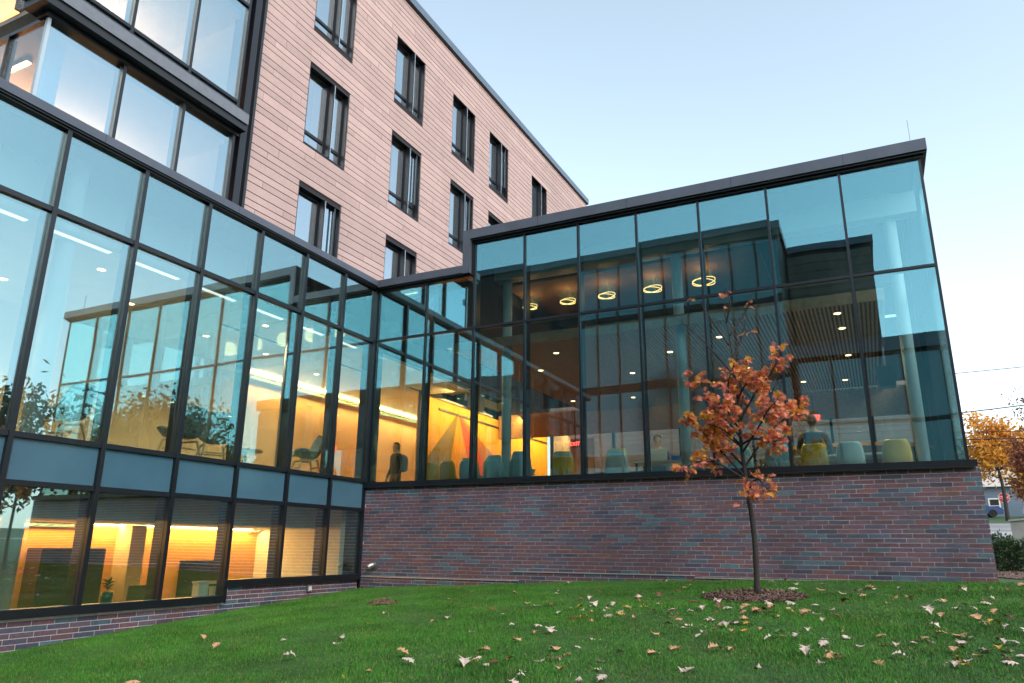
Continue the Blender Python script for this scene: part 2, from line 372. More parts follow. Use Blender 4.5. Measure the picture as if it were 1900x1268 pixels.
# side glazing
m_charc = mat('charcoal panel', (.045,.05,.052), .6, noise=.1, nscale=2)
SY = [.03,1.5,3.0,4.5,6.0,7.5,9.2]
for i, y in enumerate(SY[1:-1]): Rbox('side_mullion', 11.0-.13, 11.07, y-.03, y+.03, .0, RT, m_frame)
for i in range(6):
    for z0, z1 in ((.02,RM),(RM,RT)):
        if i > 0 and z0 < 1: Rbox('side_panel', 11.03, 11.062, SY[i]+.03, SY[i+1]-.03, z0+.02, z1-.02, m_charc)
        else: Rbox('side_pane', 11.05, 11.062, SY[i]+.03, SY[i+1]-.03, z0+.02, z1-.02, g_plain)
    Rbox('side_transom', 10.95, 11.068, SY[i]+.035, SY[i+1]-.035, RM-.025, RM+.025, m_frame)
# roof, ceiling, floor, inner walls
Rbox('roof', 2.45, 11.0, .3, 9.3, RT+.03, RT+.14, m_dark)
Rbox('roof', -.2, 2.44, .3, 9.3, RT0+.03, RT0+.12, m_dark)
Rbox('roof_upstand', 2.36, 2.44, .3, 9.3, RT0+.121, RT+.14, m_dark)
Rbox('floor', -1.55, 11.1, .23, 9.4, -.52, -.36, m_floor)
sl = MB()
for k in range(118):
    x = 1.55+k*.0735
    sl.box((x,.95,2.98),(x+.036,9.25,3.04))
tag(build('slat_ceiling', sl, m_wood, hall), kind='stuff')
Rbox('ceiling_board', 1.5, 10.3, .93, 9.3, 3.10, 3.14, m_dark)
Rbox('ceiling_edge', 1.5, 10.3, .90, .94, 2.95, 3.16, m_wood)
Rbox('ceiling_edge', 10.26, 10.30, .945, 9.25, 2.95, 3.16, m_wood)
Rbox('roof_beam', 2.5, 11.0, 1.0, 1.3, 4.55, 4.95, m_steel)
Rbox('roof_beam', 2.5, 11.0, 4.9, 5.2, 4.55, 4.95, m_duct)
build('duct', MB().tube([(2.6,5.6,4.0),(10.4,5.6,4.0)], .27, 20), m_duct, hall, smooth=True)
for x in (2.75,6.61,10.55):
    build('column', MB().cyl((x,1.2,-.36),.105,5.4,20), m_steel, hall, smooth=True)
# painted mural wall on the old building line
Rbox('mural_wall', -1.75, -1.60, 4.5, 13.6, -.4, 2.92, mat('bright yellow mural paint', (.90,.36,.012), .7, noise=.06, nscale=1.2))
def mural(pts, col, k):
    return build('mural_facet', MB().prism([(-1.599+.004*k, y, z) for y, z in pts], (.003,0,0)), mat('mural paint %d' % k, col, .7, noise=.12, nscale=1.6), hall)
mural([(6.56,2.72),(4.55,.85),(4.55,-.2),(5.85,-.2)], (.30,.17,.03), 1)
mural([(6.56,2.72),(5.85,-.2),(8.7,-.2)], (.85,.30,.010), 2)
mural([(6.56,2.72),(8.0,-.2),(10.2,-.2)], (.80,.075,.008), 3)
mural([(6.60,2.70),(10.2,-.2),(13.2,-.2)], (.50,.14,.02), 4)
Rbox('dark_rail', -1.595, -1.56, 5.4, 13.5, 2.62, 2.68, m_black)
area_light('mural_wash', (-.7,9.0,2.9), .2, 9.0, 190, (1.0,.58,.18), (0, math.radians(52), 0), hall)
# back storefront, timber header, doors
Rbox('back_header', -1.55, 11.0, 9.25, 9.38, 2.25, 3.05, m_wood)
for k in range(11):
    x = .4+k*1.06; Rbox('back_mullion', x-.035, x+.035, 9.24, 9.36, -.36, 2.24, m_frame)
    if k < 10: Rbox('back_pane', x+.04, x+1.02, 9.29, 9.30, -.3, 2.22, g_plain)
Rbox('back_rail', .4, 11.0, 9.235, 9.31, .95, 1.01, m_frame)
Rbox('upper_back_wall', .1, 11.0, 9.3, 9.4, 3.2, 5.0, m_dark)
Rbox('left_jamb', -1.59, -1.50, 4.3, 4.5, -.36, 3.0, m_frame)
Rbox('timber_door', 1.1, 1.9, 9.16, 9.22, -.36, 2.1, m_wood)
# brick base
bw = build('brick_wall', MB().box((.062,-.050,-3.4),(11.175,.16,-.101)).box((10.9,.161,-3.4),(11.175,9.2,-.101)), m_mort, hall)
brick_field(bw, 'x', -.0525, .055, 11.187, -.103, lambda x: gz(x, -.1), keep=300)
# stepped metal flashing lines in the courses
for x0, x1, z in ((.06,3.66,-1.885),(3.56,6.9,-1.722),(6.9,10.1,-1.755)):
    Rbox('wall_flashing', x0, x1, -.074, -.055, z-.007, z+.007, m_flash)
# lightning rod on the roof corner
build('lightning_rod', MB().tube([(11.0,.3,5.33),(11.0,.3,5.98)], .008, 6), m_steel, hall)

# ------------------------------------------------------------------ pink plank building behind, facade on local x = 0
pb = thing('panel_building', (-1.70,-2.70,0), 'tall pink terracotta plank building with dark recessed windows', 'building', rz=-.0125)
cols = [1.66,5.10,8.35,10.96,14.62,18.25]; heads = [13.60,10.27,6.97,3.64]; WW, WH = 1.53, 2.17; PLEN = 20.95
wins = [(c, h-WH, h) for c in cols for h in heads]
build('facade_core', MB().box((-2.75,.0,4.52),(-2.65,PLEN,15.1)).box((-2.64,.0,4.52),(-.07,PLEN,4.7)).box((-12,PLEN-.3,4.52),(-.501,PLEN-.02,15.1)), m_joint, pb, local=True)
core = MB()                                           # backing sheet with the window holes left open
edges = sorted(set([0.0, PLEN]+[c for c in cols]+[c+WW for c in cols]))
for a, b in zip(edges[:-1], edges[1:]):
    incol = any(abs(a-c) < 1e-6 for c in cols)
    if not incol: core.box((-.06,a,3.0),(-.028,b,15.1))
    else:
        zs = [3.0]
        for h in sorted(heads):
            if h-WH > 3.0: core.box((-.06,a,zs[-1]),(-.028,b,h-WH))
            zs.append(h)
        core.box((-.06,a,zs[-1]),(-.028,b,15.1))
build('backing_sheet', core, m_joint, pb, local=True)
ph = [.166,.176,.234]; items = []; z = 4.6; r = 0
while z < 15.08:
    h = ph[r % 3]; z1 = min(z+h, 15.09)
    cuts = [(c, c+WW) for c, s, t in wins if z < t-.02 and z1 > s+.02]
    spans = []; s0 = 0.0
    for a, b in sorted(cuts): spans.append((s0, a)); s0 = b
    spans.append((s0, PLEN))
    off = (r*1.37+.6*math.sin(r*2.1)) % 2.95
    for a, b in spans:
        js = [a]+[j for j in (off-2.95+2.95*k for k in range(10)) if a+.12 < j < b-.12]+[b]
        for p, q in zip(js[:-1], js[1:]): items.append((p+.006, q-.006, z+.010, z1-.010))
    z += h; r += 1
def pbw(y, zz): return Vector((-1.7+.0125*y, -2.7+y, zz))
def vis(it):
    if it[2] < 5.3: return 0
    return area_of(pbw((it[0]+it[1])/2, it[2]), (it[1]-it[0])*(it[3]-it[2])*.001+min(it[1]-it[0],1.5))
items.sort(key=lambda it: -vis(it)); rest = MB()
for k, it in enumerate(items):
    lo, hi = (-.027, it[0], it[2]), (rng.uniform(-.0015,.0015), it[1], it[3])
    if k < 300: box('plank', (lo[0],lo[1],lo[2]), (0.0,hi[1],hi[2]), m_plank[k % 3], pb, local=True)
    else: rest.box(lo, hi, k % 3)
tag(build('plank_courses', rest, m_plank, pb, local=True), kind='stuff')
box('coping', (-.4,-.02,15.10), (.10,PLEN+.10,15.36), mat('blue grey metal coping', (.12,.16,.21), .4, .2, noise=.1), pb, local=True)
box('coping_drip', (-.3,0,15.06), (.06,PLEN+.06,15.099), m_black, pb, local=True)
m_room = mat('room wall', (.62,.58,.52), .9); m_blind = mat('orange curtain', (.62,.24,.06), .8)
def window(c, zb, zt, openv, lit):
    w = build('window', MB().box((-.30,c-.001,zb),(-.02,c+.035,zt)).box((-.30,c+WW-.035,zb),(-.02,c+WW+.001,zt))
              .box((-.30,c+.036,zb),(-.02,c+WW-.036,zb+.03)).box((-.30,c+.036,zt-.03),(-.02,c+WW-.036,zt)), m_frame, pb, local=True)
    f = c+WW*.615                                       # projecting fin between wide and narrow light
    wl_ = Vector((0,0,0)); WLOC[w.name] = wl_
    def sub(n, lo, hi, m): return box(n, lo, hi, m, w, local=True)
    sub('fin', (-.29,f-.05,zb+.031), (.012,f-.012,zt-.031), m_frame); sub('fin_edge', (-.02,f-.011,zb+.031), (.014,f+.004,zt-.031), m_steel)
    tz = zb+WH*.20
    sub('sash', (-.235,c+.037,tz-.04), (-.165,f-.051,tz+.04), m_frame); sub('sash', (-.235,f+.005,tz-.04), (-.165,c+WW-.037,tz+.04), m_frame)
    for a, b in ((c+.037,f-.051),(f+.005,c+WW-.037)):
        sub('stile', (-.24,a,zb+.032), (-.17,a+.05,tz-.041), m_frame); sub('stile', (-.24,a,tz+.041), (-.17,a+.05,zt-.032), m_frame)
        sub('stile', (-.24,b-.06,zb+.032), (-.17,b,tz-.041), m_frame); sub('stile', (-.24,b-.06,tz+.041), (-.17,b,zt-.032), m_frame)
        sub('rail', (-.239,a+.051,zt-.09), (-.171,b-.061,zt-.032), m_frame); sub('rail', (-.239,a+.051,zb+.032), (-.171,b-.061,zb+.08), m_frame)
        sub('pane', (-.205,a+.045,zb+.04), (-.197,b-.055,tz-.038), g_win); sub('pane', (-.205,a+.045,tz+.038), (-.197,b-.055,zt-.04), g_win)
    if openv:                                           # narrow casement tilted out a little
        s = build('open_casement', MB().box((0,-.02,0),(.035,.02,zt-tz-.1)).box((0,.38,0),(.035,.42,zt-tz-.1)).box((0,-.02,-.04),(.035,.42,-.001)), m_frame, w, local=True)
        s.location = (-.16, f+.03, tz+.06); s.rotation_euler = (0, -.0, -.22)
        p_ = box('pane', (.012,.02,.0), (.02,.38,zt-tz-.1), g_win, w, local=True); p_.location += Vector((-.16, f+.03, tz+.06)); 
    sub('room_back', (-2.6,c-.6,zb-.6), (-2.5,c+WW+.6,zt+.4), m_room); sub('room_ceiling', (-2.49,c-.6,zt+.12), (-.33,c+WW+.6,zt+.2), m_white)
    sub('room_side', (-2.49,c+WW+.35,zb-.6), (-.33,c+WW+.45,zt+.11), m_room)
    if lit:
        sub('curtain', (-.45,c+WW*.40,zb), (-.40,c+WW*.60,zt), m_blind)
        build('ceiling_lamp', MB().cyl((-1.2,c+.45,zt+.0),.16,.05,16), lamp_w, w, local=True)
    return w
for c in cols:
    for h in heads[:3]:
        k = (cols.index(c), heads.index(h))
        window(c, h-WH, h, k in ((1,1),(2,1),(3,0),(0,2)), k in ((1,1),(1,2),(3,0),(0,1)))

# ------------------------------------------------------------------ glazed bay at the upper left, plane x = -1.66
BX = -1.66; BY = [-7.07,-5.70,-4.40,-3.13]
bay = thing('glass_bay', (-1.7,-5,4.5), 'upper glazed bay with black frames and projecting ledge beside the pink planks', 'building')
def Bbox(n, x0, x1, y0, y1, z0, z1, m): return box(n, (x0,y0,z0), (x1,y1,z1), m, bay)
Bbox('end_post', BX-.5, BX+.10, -3.02, -2.86, 4.4, 12.3, m_frame); Bbox('end_post', BX-.5, BX+.02, -2.858, -2.78, 4.4, 12.3, m_cope); Bbox('end_post', BX-.5, BX+.12, -2.778, -2.71, 4.4, 12.3, m_black)
for y in BY[1:]:
    for z0, z1 in ((4.5,7.10),(7.62,12.0)):
        Bbox('mullion', BX-.004, BX+.05, y-.032, y+.032, z0, z1, m_frame); Bbox('mullion', BX-.02, BX-.2, y-.026, y+.026, z0, z1, m_frame)
Bbox('corner_mullion', BX-.05, BX+.02, BY[0]-.035, BY[0]+.02, 4.5, 7.12, m_steel); Bbox('corner_mullion', BX-.05, BX+.02, BY[0]-.035, BY[0]+.02, 7.62, 12.0, m_frame)
Bbox('ledge', BX-.3, BX+.30, BY[0]-.32, -3.02, 7.32, 7.56, mat('grey ledge metal', (.16,.17,.19), .45, .2, noise=.08)); 
Bbox('ledge_soffit', BX-.3, BX+.26, BY[0]-.28, -3.021, 7.17, 7.319, m_black); Bbox('ledge_reveal', BX-.2, BX+.08, BY[0]-.1, -3.022, 7.09, 7.169, m_frame); Bbox('ledge_top', BX-.3, BX+.20, BY[0]-.2, -3.021, 7.561, 7.66, m_black)
for i in range(3):
    a, b = BY[i]+.028, BY[i+1]-.028
    Bbox('pane', BX-.018, BX-.006, a-.014, b+.014, 4.5, 7.12, g_bay)
    for z0, z1 in ((7.6,7.90),(7.90,10.35),(10.35,12.0)): Bbox('pane', BX-.018, BX-.006, a-.014, b+.014, z0+.01, z1-.01, g_bay)
    for zz in (7.90,10.35): Bbox('transom', BX-.003, BX+.04, a, b, zz-.034, zz+.034, m_frame); Bbox('transom', BX-.021, BX-.15, a+.004, b-.004, zz-.03, zz+.03, m_frame)
Bbox('bay_coping', BX-3.2, BX+.15, BY[0]-.2, -2.72, 12.0, 12.35, m_cope)
for z0, z1 in ((4.5,7.1),(7.62,9.9),(9.9,12.0)):           # return side facing the camera
    for k in range(3):
        x1 = BX-.06-k*1.0; Bbox('side_pane', x1-.96, x1-.02, BY[0]-.006, BY[0]+.006, z0, z1-.05, g_plain); Bbox('side_mullion', x1-1.0, x1-.962, BY[0]-.05, BY[0]+.1, z0, z1, m_frame)
    Bbox('side_transom', BX-3.1, BX-.055, BY[0]-.045, BY[0]+.1, z1-.049, z1+.02, m_frame)
for zz in (4.42,7.64,10.7): 
    Bbox('bay_floor', BX-4, BX-.25, BY[0]+.05, -2.75, zz-.12, zz-.02, m_floor)
for zz in (7.05,10.25,11.95): Bbox('bay_ceiling', BX-4, BX-.25, BY[0]+.05, -2.75, zz-.001, zz+.09, m_ceil)
Bbox('bay_back', BX-4.1, BX-4.0, BY[0], -2.75, 4.4, 12.0, m_wallw); Bbox('bay_party_wall', BX-4, BX-.3, -2.92, -2.80, 4.4, 12.0, m_white)
Bbox('bay_column', BX-.75, BX-.5, BY[0]+.35, BY[0]+.6, 4.4, 7.05, m_steel)
area_light('bay_lamp', (BX-3.2,-4.9,5.9), 1.2, 2.6, 70, (1,.40,.18), (math.pi, 0, 0), bay); area_light('bay_lamp', (BX-3.2,-4.9,9.1), 1.2, 2.6, 70, (1,.40,.18), (math.pi, 0, 0), bay)

# ------------------------------------------------------------------ wing across the court behind the camera (shows as reflection)
cw = thing('courtyard_wing', (3,-28,-3), 'dark glass and brown plank wing mirrored in the hall glass', 'building')
def Cbox(n, x0, x1, y0, y1, z0, z1, m): return box(n, (x0,y0,z0), (x1,y1,z1), m, cw)
m_cwg = mat('dark teal glass wall', (.035,.15,.18), .08, 0, spec=1.0)
m_brown = mat('brown planks', (.17,.115,.09), .75, noise=.1, nscale=6)  # even brown base colour with slight noise
Cbox('core', -12, 6.6, -40, -25.4, -4, 15.2, m_dark); Cbox('core', 6.61, 11.1, -42, -29.6, -4, 15.2, m_dark)
for k in range(9):
    x0 = -4.6+k*1.25
    for z0, z1 in ((-.5,3.0),(3.6,7.0),(7.5,11.0),(11.5,14.6)): Cbox('pane', x0+.05, x0+1.2, -25.38, -25.35, z0, z1, m_cwg)
    Cbox('mullion', x0-.04, x0+.04, -25.39, -25.25, -3, 15, m_frame)
Cbox('coping', -12, 6.75, -40, -25.2, 15.2, 15.6, m_cope); Cbox('coping', 6.76, 11.25, -42, -29.4, 15.2, 15.6, m_cope)
Cbox('low_core', 11.3, 27, -36, -24.2, -4, 7.6, m_dark); Cbox('low_fascia', 6.8, 27.2, -36, -23.9, 7.61, 8.3, m_cope)
for k in range(13):
    x0 = 7.0+k*1.55
    for z0, z1 in ((-2.2,1.2),(1.5,4.3),(4.5,7.4)): Cbox('pane', x0+.05, x0+1.5, -24.18, -24.15, z0, z1, m_cwg)
    Cbox('mullion', x0-.05, x0+.05, -24.19, -24.05, -3, 7.6, m_frame)
for k in range(34):
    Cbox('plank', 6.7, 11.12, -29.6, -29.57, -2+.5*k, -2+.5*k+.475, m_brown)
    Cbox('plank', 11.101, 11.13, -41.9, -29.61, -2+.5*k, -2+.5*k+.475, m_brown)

# ------------------------------------------------------------------ plank annex seen through the hall
an = thing('plank_annex', (6.5,13.6,-2), 'low pink plank annex seen through the back of the hall', 'building')
box('wall_core', (-1.5,13.63,-2.2), (11.7,14.2,5.2), m_joint, an); box('coping', (-1.6,13.5,5.2), (11.8,14.25,5.4), m_cope, an)
k = 0; z = -1.6
while z < 5.1:
    h = ph[k % 3]; off = (k*.9) % 2.6
    js = [-1.5]+[j for j in (off-2.6+2.6*i for i in range(7)) if -1.3 < j < 11.5]+[11.7]
    for p, q in zip(js[:-1], js[1:]): box('plank', (p+.004,13.6,z+.005), (q-.004,13.629,z+h-.005), m_plank[k % 3], an)
    z += h; k += 1

# ------------------------------------------------------------------ furniture and fittings
def shell_mesh(name, prof, hw, curl, mat_, th=.014, nu=11, corner=.06):
    """moulded seat shell: prof = (y, z) from seat front to top of back, hw = half widths"""
    bm = bmesh.new(); rows = []
    # resample the profile smoothly
    P = []; n = len(prof)
    for i in range(n-1):
        for t in (0,.25,.5,.75):
            p0, p1, p2, p3 = [Vector((*prof[max(0,min(n-1,i+d))], hw[max(0,min(n-1,i+d))])) for d in (-1,0,1,2)]
            P.append(.5*((2*p1)+(p2-p0)*t+(2*p0-5*p1+4*p2-p3)*t*t+(3*p1-p0-3*p2+p3)*t**3))
    P.append(Vector((*prof[-1], hw[-1])))
    for i, p in enumerate(P):
        s = i/(len(P)-1); t = (P[min(i+1,len(P)-1)]-P[max(i-1,0)]); t.z = 0; t.normalize(); nrm = Vector((-t.y, t.x))     # (y,z) normal towards the sitter
        if nrm.y < 0 and s < .5: nrm = -nrm
        if s >= .5 and nrm.x < 0: nrm = -nrm
        w = p.z; e = min(s, 1-s)*len(P)
        if e < 2.2: w *= (.80, .93, .985)[int(e)] if int(e) < 3 else 1
        row = []
        for j in range(nu):
            u = -1+2*j/(nu-1); c = curl*abs(u)**2.6
            row.append(bm.verts.new((u*w, p.x+nrm.x*c, p.y+nrm.y*c)))
        rows.append(row)
    for a, b in zip(rows[:-1], rows[1:]):
        for j in range(nu-1): bm.faces.new((a[j], a[j+1], b[j+1], b[j]))
    bmesh.ops.recalc_face_normals(bm, faces=bm.faces[:]); bmesh.ops.solidify(bm, geom=bm.faces[:], thickness=th)
    me = bpy.data.meshes.new(name); bm.to_mesh(me); bm.free(); me.materials.append(mat_)
    me.polygons.foreach_set('use_smooth', [True]*len(me.polygons)); return me
m_chrome = mat('chromed steel tube', (.75,.76,.78), .2, 1.0)
m_yel = mat('mustard moulded plastic', (.80,.47,.04), .42, noise=.04); m_blu = mat('pale blue moulded plastic', (.30,.50,.58), .42, noise=.04); m_gry = mat('pale grey moulded plastic', (.60,.66,.68), .42, noise=.04)
cp = [(.23,.43),(.12,.435),(-.04,.415),(-.16,.43),(-.215,.52),(-.24,.66),(-.265,.83)]; chw = [.205,.225,.225,.225,.225,.215,.185]
SH = {k: shell_mesh('shell', cp, chw, .05, m) for k, m in (('yellow', m_yel), ('blue', m_blu), ('grey', m_gry))}
lm = MB()
def leg_me(sx, sy):
    return MB().tube([(sx*.15,sy*.10-.01,.405),(sx*.19,sy*.17-.01,.38),(sx*.235,sy*.235-.01,.0)], .009, 8).mesh('leg', m_chrome, smooth=True)
LEG = [leg_me(sx, sy) for sx in (-1,1) for sy in (-1,1)]
CRAD = MB().tube([(-.15,.10,.40),(.15,.10,.40)], .009, 6).tube([(-.15,-.12,.40),(.15,-.12,.40)], .009, 6).mesh('seat_frame', m_chrome, smooth=True)
def chair(loc, rz, colr, label, group, lift=0):
    t = thing('shell_chair', loc, label, 'chair', group, rz)
    for n, me in [('seat_shell', SH[colr]), ('seat_frame', CRAD)]+[('leg', l) for l in LEG]:
        o = link(bpy.data.objects.new(n, me)); o.parent = t
    return t
FZ = -.36
CG = 'shell chairs along the hall window'
chair((1.05,.95,FZ), .25, 'yellow', 'mustard shell chair nearest the corner post of the hall', CG)
chair((1.62,.90,FZ), -.15, 'yellow', 'mustard shell chair beside the mural foot', CG)
def stack(x, y, rz, cols_, what):
    for i, c in enumerate(cols_):
        d = i*.055; pos = ('bottom', 'middle', 'top') if len(cols_) == 3 else ('bottom', 'top') if len(cols_) == 2 else ('bottom', 'second', 'third', 'top')
        chair((x+d*math.sin(-rz)*1.0, y+d*math.cos(rz)*1.0, FZ+i*.052), rz, c, '%s %s shell chair in %s' % (pos[i], {'yellow': 'mustard', 'blue': 'pale blue', 'grey': 'pale grey'}[c], what), CG)
stack(2.10,.88,.1, ['blue','yellow'], 'the low two chair stack before the orange mural')
stack(2.62,1.0,-.1, ['blue','blue','blue'], 'the blue stack beside the first steel column')
stack(3.24,.92,.12, ['blue','blue','blue','blue'], 'the tallest blue stack by the window')
stack(4.15,.95,.45, ['yellow','blue','yellow'], 'the yellow and blue stack turned sideways')
stack(5.30,.95,.25, ['grey','blue','yellow'], 'the grey fronted stack behind the sapling side')
chair((7.60,1.05,FZ), .2, 'blue', 'pale blue shell chair directly behind the sapling trunk', CG)
chair((8.28,1.0,FZ), .05, 'blue', 'pale blue shell chair right of the sapling crown', CG)
chair((8.88,1.0,FZ), .0, 'yellow', 'mustard shell chair with the seated person in it', CG)
chair((9.44,.98,FZ), .05, 'grey', 'pale grey shell chair between two mustard ones', CG)
chair((10.14,.95,FZ), .08, 'yellow', 'mustard shell chair nearest the glass corner', CG)
# long table in front of the chairs, papers
def table(loc, w, d, h, label, mt):
    t = thing('table', loc, label, 'table')
    build('table_top', MB().box((-w/2,-d/2,h-.035),(w/2,d/2,h)), mt, t, local=True)
    for sx in (-1,1):
        for sy in (-1,1): box('leg', (sx*(w/2-.08)-.02,sy*(d/2-.08)-.02,0), (sx*(w/2-.08)+.02,sy*(d/2-.08)+.02,h-.036), m_frame, t, local=True)
    return t
m_top = mat('pale laminate top', (.55,.53,.48), .4)
table((9.1,2.05,FZ), 2.6, .8, .74, 'long pale table before the seated person', m_top)
table((6.1,1.75,FZ), 1.3, .7, .74, 'small pale table with a laptop on it', m_top)
lp = thing('laptop', (5.95,1.62,FZ+.741), 'open white laptop on the small table', 'laptop', rz=.25)
build('base', MB().box((-.17,-.0,0),(.17,.24,.018)), m_white, lp, local=True)
build('screen', MB().prism([(-.17,-.002,.02),(.17,-.002,.02),(.17,-.09,.24),(-.17,-.09,.24)], (0,.008,.003)), mat('white laptop lid', (.75,.78,.8), .4), lp, local=True)
bx_ = thing('paper_box', (6.3,1.7,FZ+.741), 'small blue box on the table beside the laptop', 'box')
build('body', MB().box((-.1,-.07,0),(.1,.07,.09)), mat('bright blue card', (.02,.13,.5), .6), bx_, local=True); build('lid', MB().box((-.104,-.074,.0901),(.104,.074,.105)), mat('blue card lid', (.03,.18,.6), .6), bx_, local=True)
# curved banquette added at the right end in place of a reflected curve
bq = thing('standin_banquette', (9.9,3.2,FZ), 'curved orange topped banquette standing in for a reflected curve at the right end of the hall', 'bench')
arc = [(9.2+1.75*math.sin(a), 4.2-1.35*math.cos(a)) for a in np.linspace(-.5,1.75,26)]
def ribbon(pts, w0, w1, z0, z1):
    m = MB(); n = len(pts); P_ = [Vector((p[0], p[1], 0)) for p in pts]
    for i, p in enumerate(P_):
        t = (P_[min(i+1,n-1)]-P_[max(i-1,0)]).normalized(); q = Vector((-t.y, t.x, 0))
        for w, zz in ((w0,z0),(w1,z0),(w1,z1),(w0,z1)): v = p+q*w; m.v.append((v.x, v.y, zz))
    for i in range(n-1):
        for j in range(4): j2 = (j+1) % 4; m.f.append((i*4+j, i*4+j2, i*4+4+j2, i*4+4+j)); m.m.append(0)
    m.f.append((0,1,2,3)); m.f.append(tuple(4*(n-1)+j for j in (3,2,1,0))); m.m += [0,0]
    return m
build('standin_back', ribbon(arc, 0, .12, FZ, FZ+1.02), mat('brown stand-in upholstery', (.10,.055,.03), .8), bq, smooth=False)
build('top_rail', ribbon(arc, -.02, .14, FZ+1.021, FZ+1.09), mat('orange stand-in rail', (.75,.32,.05), .5), bq)
build('seat', ribbon(arc, .121, .6, FZ+.1, FZ+.46), mat('ochre stand-in seat', (.5,.27,.05), .8), bq)  # seat of the added stand-in bench
# lounge chairs upstairs in the left wing
m_fab = mat('patterned grey fabric', (.10,.14,.15), .9)
nt = m_fab.node_tree; vor = nt.nodes.new('ShaderNodeTexVoronoi'); vor.feature = 'DISTANCE_TO_EDGE'; vor.inputs['Scale'].default_value = 16
rp = nt.nodes.new('ShaderNodeValToRGB'); rp.color_ramp.elements[0].position = .02; rp.color_ramp.elements[0].color = (.06,.08,.09,1); rp.color_ramp.elements[1].position = .09; rp.color_ramp.elements[1].color = (.27,.34,.35,1)
tcn = nt.nodes.new('ShaderNodeTexCoord'); nt.links.new(tcn.outputs['Object'], vor.inputs['Vector']); nt.links.new(vor.outputs['Distance'], rp.inputs[0]); nt.links.new(rp.outputs[0], nt.nodes['Principled BSDF'].inputs['Base Color'])
m_leg = mat('pale oak legs', (.55,.42,.26), .5, noise=.1, nscale=20)
lsh = shell_mesh('shell', [(.30,.42),(.16,.43),(-.05,.38),(-.20,.41),(-.29,.55),(-.36,.72),(-.43,.90)], [.27,.31,.33,.34,.33,.30,.23], .13, m_fab, th=.035, nu=13)
LL = [MB().tube([(sx*.20,sy*.17,.37),(sx*.27,sy*.26,0)], [.022,.014], 8).mesh('leg', m_leg, smooth=True) for sx in (-1,1) for sy in (-1,1)]
LF = MB().box((-.19,.155,.20),(.19,.175,.225)).box((-.20,-.19,.20),(.20,-.17,.225)).box((-.21,-.16,.34),(-.18,.15,.37)).box((.18,-.16,.34),(.21,.15,.37)).mesh('stretcher', m_leg)
def lounge(loc, rz, label):
    t = thing('lounge_chair', loc, label, 'chair', 'patterned lounge chairs upstairs', rz)
    for n, me in [('seat_shell', lsh), ('stretcher', LF)]+[('leg', l) for l in LL]:
        o = link(bpy.data.objects.new(n, me)); o.parent = t
    return t
lounge((-.85,-6.20,.06), math.radians(110), 'patterned grey lounge chair nearest the steel column')
lounge((-.80,-4.15,.06), math.radians(95), 'patterned grey lounge chair turned sideways to the glass')
lounge((-.80,-3.42,.06), math.radians(60), 'patterned grey lounge chair showing its rounded back')
lounge((-.85,-.95,.06), math.radians(150), 'patterned grey lounge chair beside the corner of the wing')
lt = thing('side_table', (-1.3,-2.2,.02), 'low pale oak side table between the lounge chairs', 'table')
build('table_top', MB().cyl((0,0,.46),.34,.03,28), m_leg, lt, local=True); build('pedestal', MB().cyl((0,0,.03),.045,.43,16), m_leg, lt, local=True); build('foot', MB().cyl((0,0,0),.22,.03,24), m_leg, lt, local=True)
# lower room: screens, board, plant, box
tv = thing('wall_screen', (-2.55,-1.9,-2.0), 'black flat screen on the amber wall of the lower room', 'screen')
build('panel', MB().box((-2.57,-2.33,-2.24),(-2.545,-1.30,-1.62)), m_black, tv); build('bezel', MB().box((-2.545,-2.36,-2.27),(-2.535,-1.27,-2.241)).box((-2.545,-2.36,-1.619),(-2.535,-1.27,-1.59)), m_frame, tv); build('bracket', MB().box((-2.599,-1.95,-2.0),(-2.571,-1.7,-1.8)), m_frame, tv)
bd = thing('cabinet', (-2.4,-4.7,-3.2), 'tall dark cabinet in the lower room behind the left panes', 'cabinet')
build('body', MB().box((-2.58,-5.3,-3.2),(-2.2,-4.2,-1.36)), mat('dark stained timber', (.045,.026,.018), .5), bd); build('door', MB().box((-2.198,-5.28,-3.1),(-2.18,-4.76,-1.39)), mat('dark timber door', (.05,.028,.019), .45), bd); build('door', MB().box((-2.198,-4.74,-3.1),(-2.18,-4.22,-1.39)), mat('dark timber door', (.05,.028,.019), .45), bd)
oc = thing('office_chair', (-1.25,-4.25,-3.2), 'brown mesh office chair with its back to the lower window', 'chair', rz=math.radians(75))
m_mesh = mat('brown mesh fabric', (.12,.07,.035), .8)
build('backrest', MB().prism([(-.26,-.25,.55),(.26,-.25,.55),(.24,-.30,1.28),(-.24,-.30,1.28)], (0,.03,0)), m_mesh, oc, local=True); build('seat', MB().box((-.25,-.22,.44),(.25,.25,.51)), m_mesh, oc, local=True); build('stem', MB().cyl((0,0,.08),.03,.36,12), m_black, oc, local=True)
for k in range(5):
    a = k*math.tau/5; build('base_arm', MB().tube([(0,0,.09),(.3*math.cos(a),.3*math.sin(a),.05)], .02, 6), m_black, oc, local=True)
pt = thing('potted_plant', (-.27,-5.48,ZB1-.019), 'leafy plant in a dark green pot on the window board', 'plant')
build('pot', MB().lathe((0,0,0), [(.055,0),(.075,.0),(.082,.16),(.072,.162),(.07,.14)], 20), mat('dark green glazed pot', (.008,.035,.035), .3), pt, local=True, smooth=True); build('soil', MB().cyl((0,0,.13),.07,.01,16), m_joint, pt, local=True)
pf = MB()
for k in range(22):
    a = k*2.4; el = random.uniform(.2,1.2); L_ = random.uniform(.08,.14); d = Vector((math.cos(a)*math.cos(el), math.sin(a)*math.cos(el), math.sin(el))); b0 = Vector((0,0,.15+random.uniform(.03,.14))); s_ = Vector((-math.sin(a), math.cos(a), 0))*.024
    pf.poly([b0, b0+d*L_*.5+s_, b0+d*L_-Vector((0,0,.025)), b0+d*L_*.5-s_])
